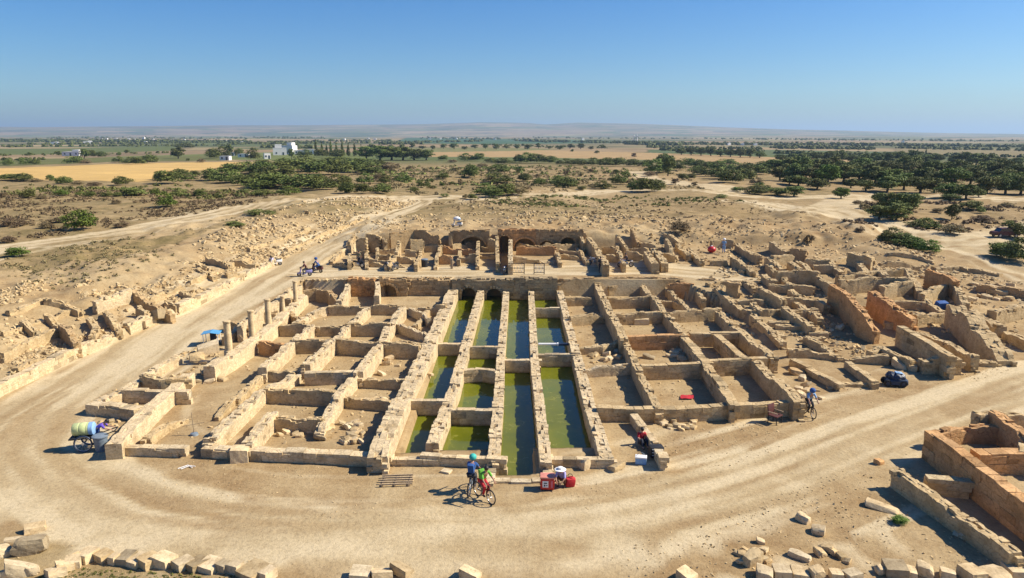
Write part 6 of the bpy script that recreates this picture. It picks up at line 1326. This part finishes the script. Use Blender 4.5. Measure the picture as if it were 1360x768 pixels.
a = PZ(716, 457, .42); c = PZ(757, 457.5, .42); mid = (a + c) / 2; o = empty('pipe', mid, 'white pipe bridging the right hand basin', 'pipe'); k = Kit(); hw_ = (c[0] - a[0]) / 2 + .05; k.cyl((-hw_, 0, 0), (hw_ * .2, 0, 0), .085, n=16); k.build('tube', M['white'], o); k = Kit(); k.cyl((hw_ * .2, 0, 0), (hw_, 0, 0), .10, n=16); k.build('dark_section', M['navy'], o); k = Kit(); k.cyl((hw_ * .16, 0, 0), (hw_ * .24, 0, 0), .12, n=16); k.build('collar', M['white'], o)

# --- cross road and left road
g = G(421, 362); scooter(g, R(70), 'dark motor scooter carrying the rider in bright blue, left road', 'darkred', 'scooters on the left road'); person(0, 0, 'moto', R(70), 'rider in bright blue on the scooter, left road', 'blue', 'blue', loc=g, hat=('blue', 'round'))
g = G(405, 367); scooter(g, R(110), 'pale violet motor scooter ahead of the blue rider, left road', 'lav', 'scooters on the left road'); person(0, 0, 'moto', R(110), 'rider in dark red on the pale violet scooter', 'darkred', 'jeans', loc=g)
g = G(366, 353); scooter(g, R(120), 'white motor scooter parked at the left edge of the road', 'white', 'scooters on the left road'); person(362, 352, 'crouch', R(60), 'person in lavender crouching beside the white parked scooter', 'lav', 'whitecl')
g = G(474, 356); motorbike(g, R(85), 'black motorcycle parked before the leftmost rooms beyond the cross road', 'black', box=None)
person(477, 353, 'stand', R(180), 'person in khaki standing behind the leftmost parked motorcycle', 'olive', 'jeans')
for u, lb in ((514, 'left motorcycle of the dark pair parked on the cross road'), (525, 'right motorcycle of the dark pair parked on the cross road')): motorbike(G(u, 359), R(200 if u < 520 else 165), lb, 'black', group='pair of parked motorcycles')
g = G(564, 355); o = empty('dustbin', g, 'dark small bin standing on the far side of the cross road', 'bin'); k = Kit(); k.lathe([(.3, 0), (.33, .75)], n=16); k.build('case', M['black'], o); k = Kit(); k.lathe([(.36, .75), (.34, .82), (.1, .86)], n=16); k.build('lid', M['grey'], o)
g = G(600, 357); o = empty('marker_post', g, 'pale marker post on the far side of the cross road', 'post'); k = Kit(); k.box((0, 0, .45), (.22, .22, .9), (0, 0, 0), .02); k.build('shaft', M['wood'], o); k = Kit(); k.box((0, 0, .93), (.27, .27, .07), (0, 0, 0), .02); k.build('cap', M['wood'], o)
def barrier(u, v, W_, lb):
    g = G(u, v); o = empty('lattice_barrier', g, lb, 'barrier', 'lattice barriers above the basins')
    for x in (-W_ / 2, W_ / 2): k = Kit(); k.cyl((x, 0, 0), (x, 0, 1.0), .035); k.cyl((x, -.2, .03), (x, .2, .03), .03); k.build('post', M['black'], o)
    for z_ in (.15, .55, .97): k = Kit(); k.box((0, 0, z_), (W_, .04, .06)); k.build('rail', M['black'], o)
    k = Kit(); nn = max(3, int(W_ / .25))
    for i in range(nn): x = -W_ / 2 + W_ * i / nn; k.cyl((x, 0, .15), (x + W_ / nn, 0, .97), .014, n=5); k.cyl((x + W_ / nn, 0, .15), (x, 0, .97), .014, n=5)
    k.build('lattice', M['whitecl'], o)
barrier(687, 364, 1.3, 'wide lattice barrier just right of the dark passage axis'); barrier(716, 364, .95, 'square lattice barrier above the right basin')
g = G(671, 364); motorbike(g, R(170), 'motorcycle parked on the axis of the dark passage', 'silver')
motorbike(G(790, 352), R(95), 'silver motorcycle parked at the foot of the tall wall, cross road', 'silver'); person(797, 362, 'stand', R(200), 'person in dark clothes standing at the near edge of the cross road', 'jeans', 'jeans')
g = G(831, 355); motorbike(g, R(95), 'pale motorcycle being ridden on the right part of the cross road', 'white'); person(0, 0, 'moto', R(95), 'rider in dark clothes on the pale motorcycle, cross road', 'jeans', 'jeans', loc=g)
g = G(607, 302); scooter(g, R(75), 'white scooter with a cover standing on the rise behind the rooms', 'white'); g2 = (g[0], g[1], g[2] + .78); o = empty('bundle', g2, 'white and pale blue bundle tied on the scooter behind the rooms', 'bundle'); k = Kit(); k.ball((0, 0, .25), .34, (1.3, .8, .8), 3); k.build('wrapping', M['whitecl'], o); k = Kit(); k.ball((.2, -.05, .2), .24, (1.1, .9, .7), 2); k.build('pale_blue_wrapping', M['lblue'], o)
g = G(945, 336); o = empty('gas_ball', g, 'round bright red tank lying beside the person in light blue', 'tank'); o.scale = (.75,) * 3; k = Kit(); k.ball((0, 0, .5), .52, (1.15, 1, .9), 3); k.build('shell', M['redp'], o); k = Kit(); k.lathe([(.15, .9), (.15, 1.02), (.1, 1.05)], n=14); k.build('cap', M['white'], o)
person(961, 336, 'stand', R(170), 'person in light blue with white cap standing beside the red tank', 'lblue', 'lblue', hat=('white', 'round'))
g = G(1249, 412); o = empty('tarpaulin', g, 'small deep blue tarpaulin in the shade between tall walls, far right', 'tarpaulin'); k = Kit(); k.box((0, 0, .35), (.9, .5, .7), (.3, 0, .2), .1); k.build('sheet', M['blue'], o)
# --- dark red car at the right
g = G(1334, 315); o = empty('parked_car', g, 'dark red car parked by the bushes at the right track', 'car', None, R(0)); o.scale = (.72,) * 3
k = Kit(); k.prism([(-2.0, .35), (-2.05, .75), (-1.85, .92), (-1.2, .98), (1.1, .98), (1.95, .82), (2.05, .6), (2.0, .35)], -.82, .82); bmesh.ops.bevel(k.bm, geom=k.bm.edges[:], offset=.05, segments=2, affect='EDGES'); k.build('body', M['darkred'], o)
k = Kit(); k.prism([(-1.35, .97), (-1.0, 1.42), (.45, 1.44), (1.05, .97)], -.70, .70); k.build('cabin_glass', M['glass'], o); k = Kit(); k.prism([(-1.02, 1.40), (-.95, 1.47), (.42, 1.49), (.5, 1.40)], -.68, .68); k.build('roof', M['darkred'], o)
for x in (-1.25, 1.3):
    for y in (-.8, .8): k = Kit(); k.torus((x, y, .33), .24, .09, 'Y', 22, 8); w_ = k.build('wheel', M['black'], o); k = Kit(); k.cyl((x, y - .08, .33), (x, y + .08, .33), .17, n=14); k.build('rim', M['silver'], w_)
for y in (-.6, .6): k = Kit(); k.box((2.0, y, .68), (.1, .3, .14), (0, 0, 0), .03); k.build('headlight', M['chrome'], o)
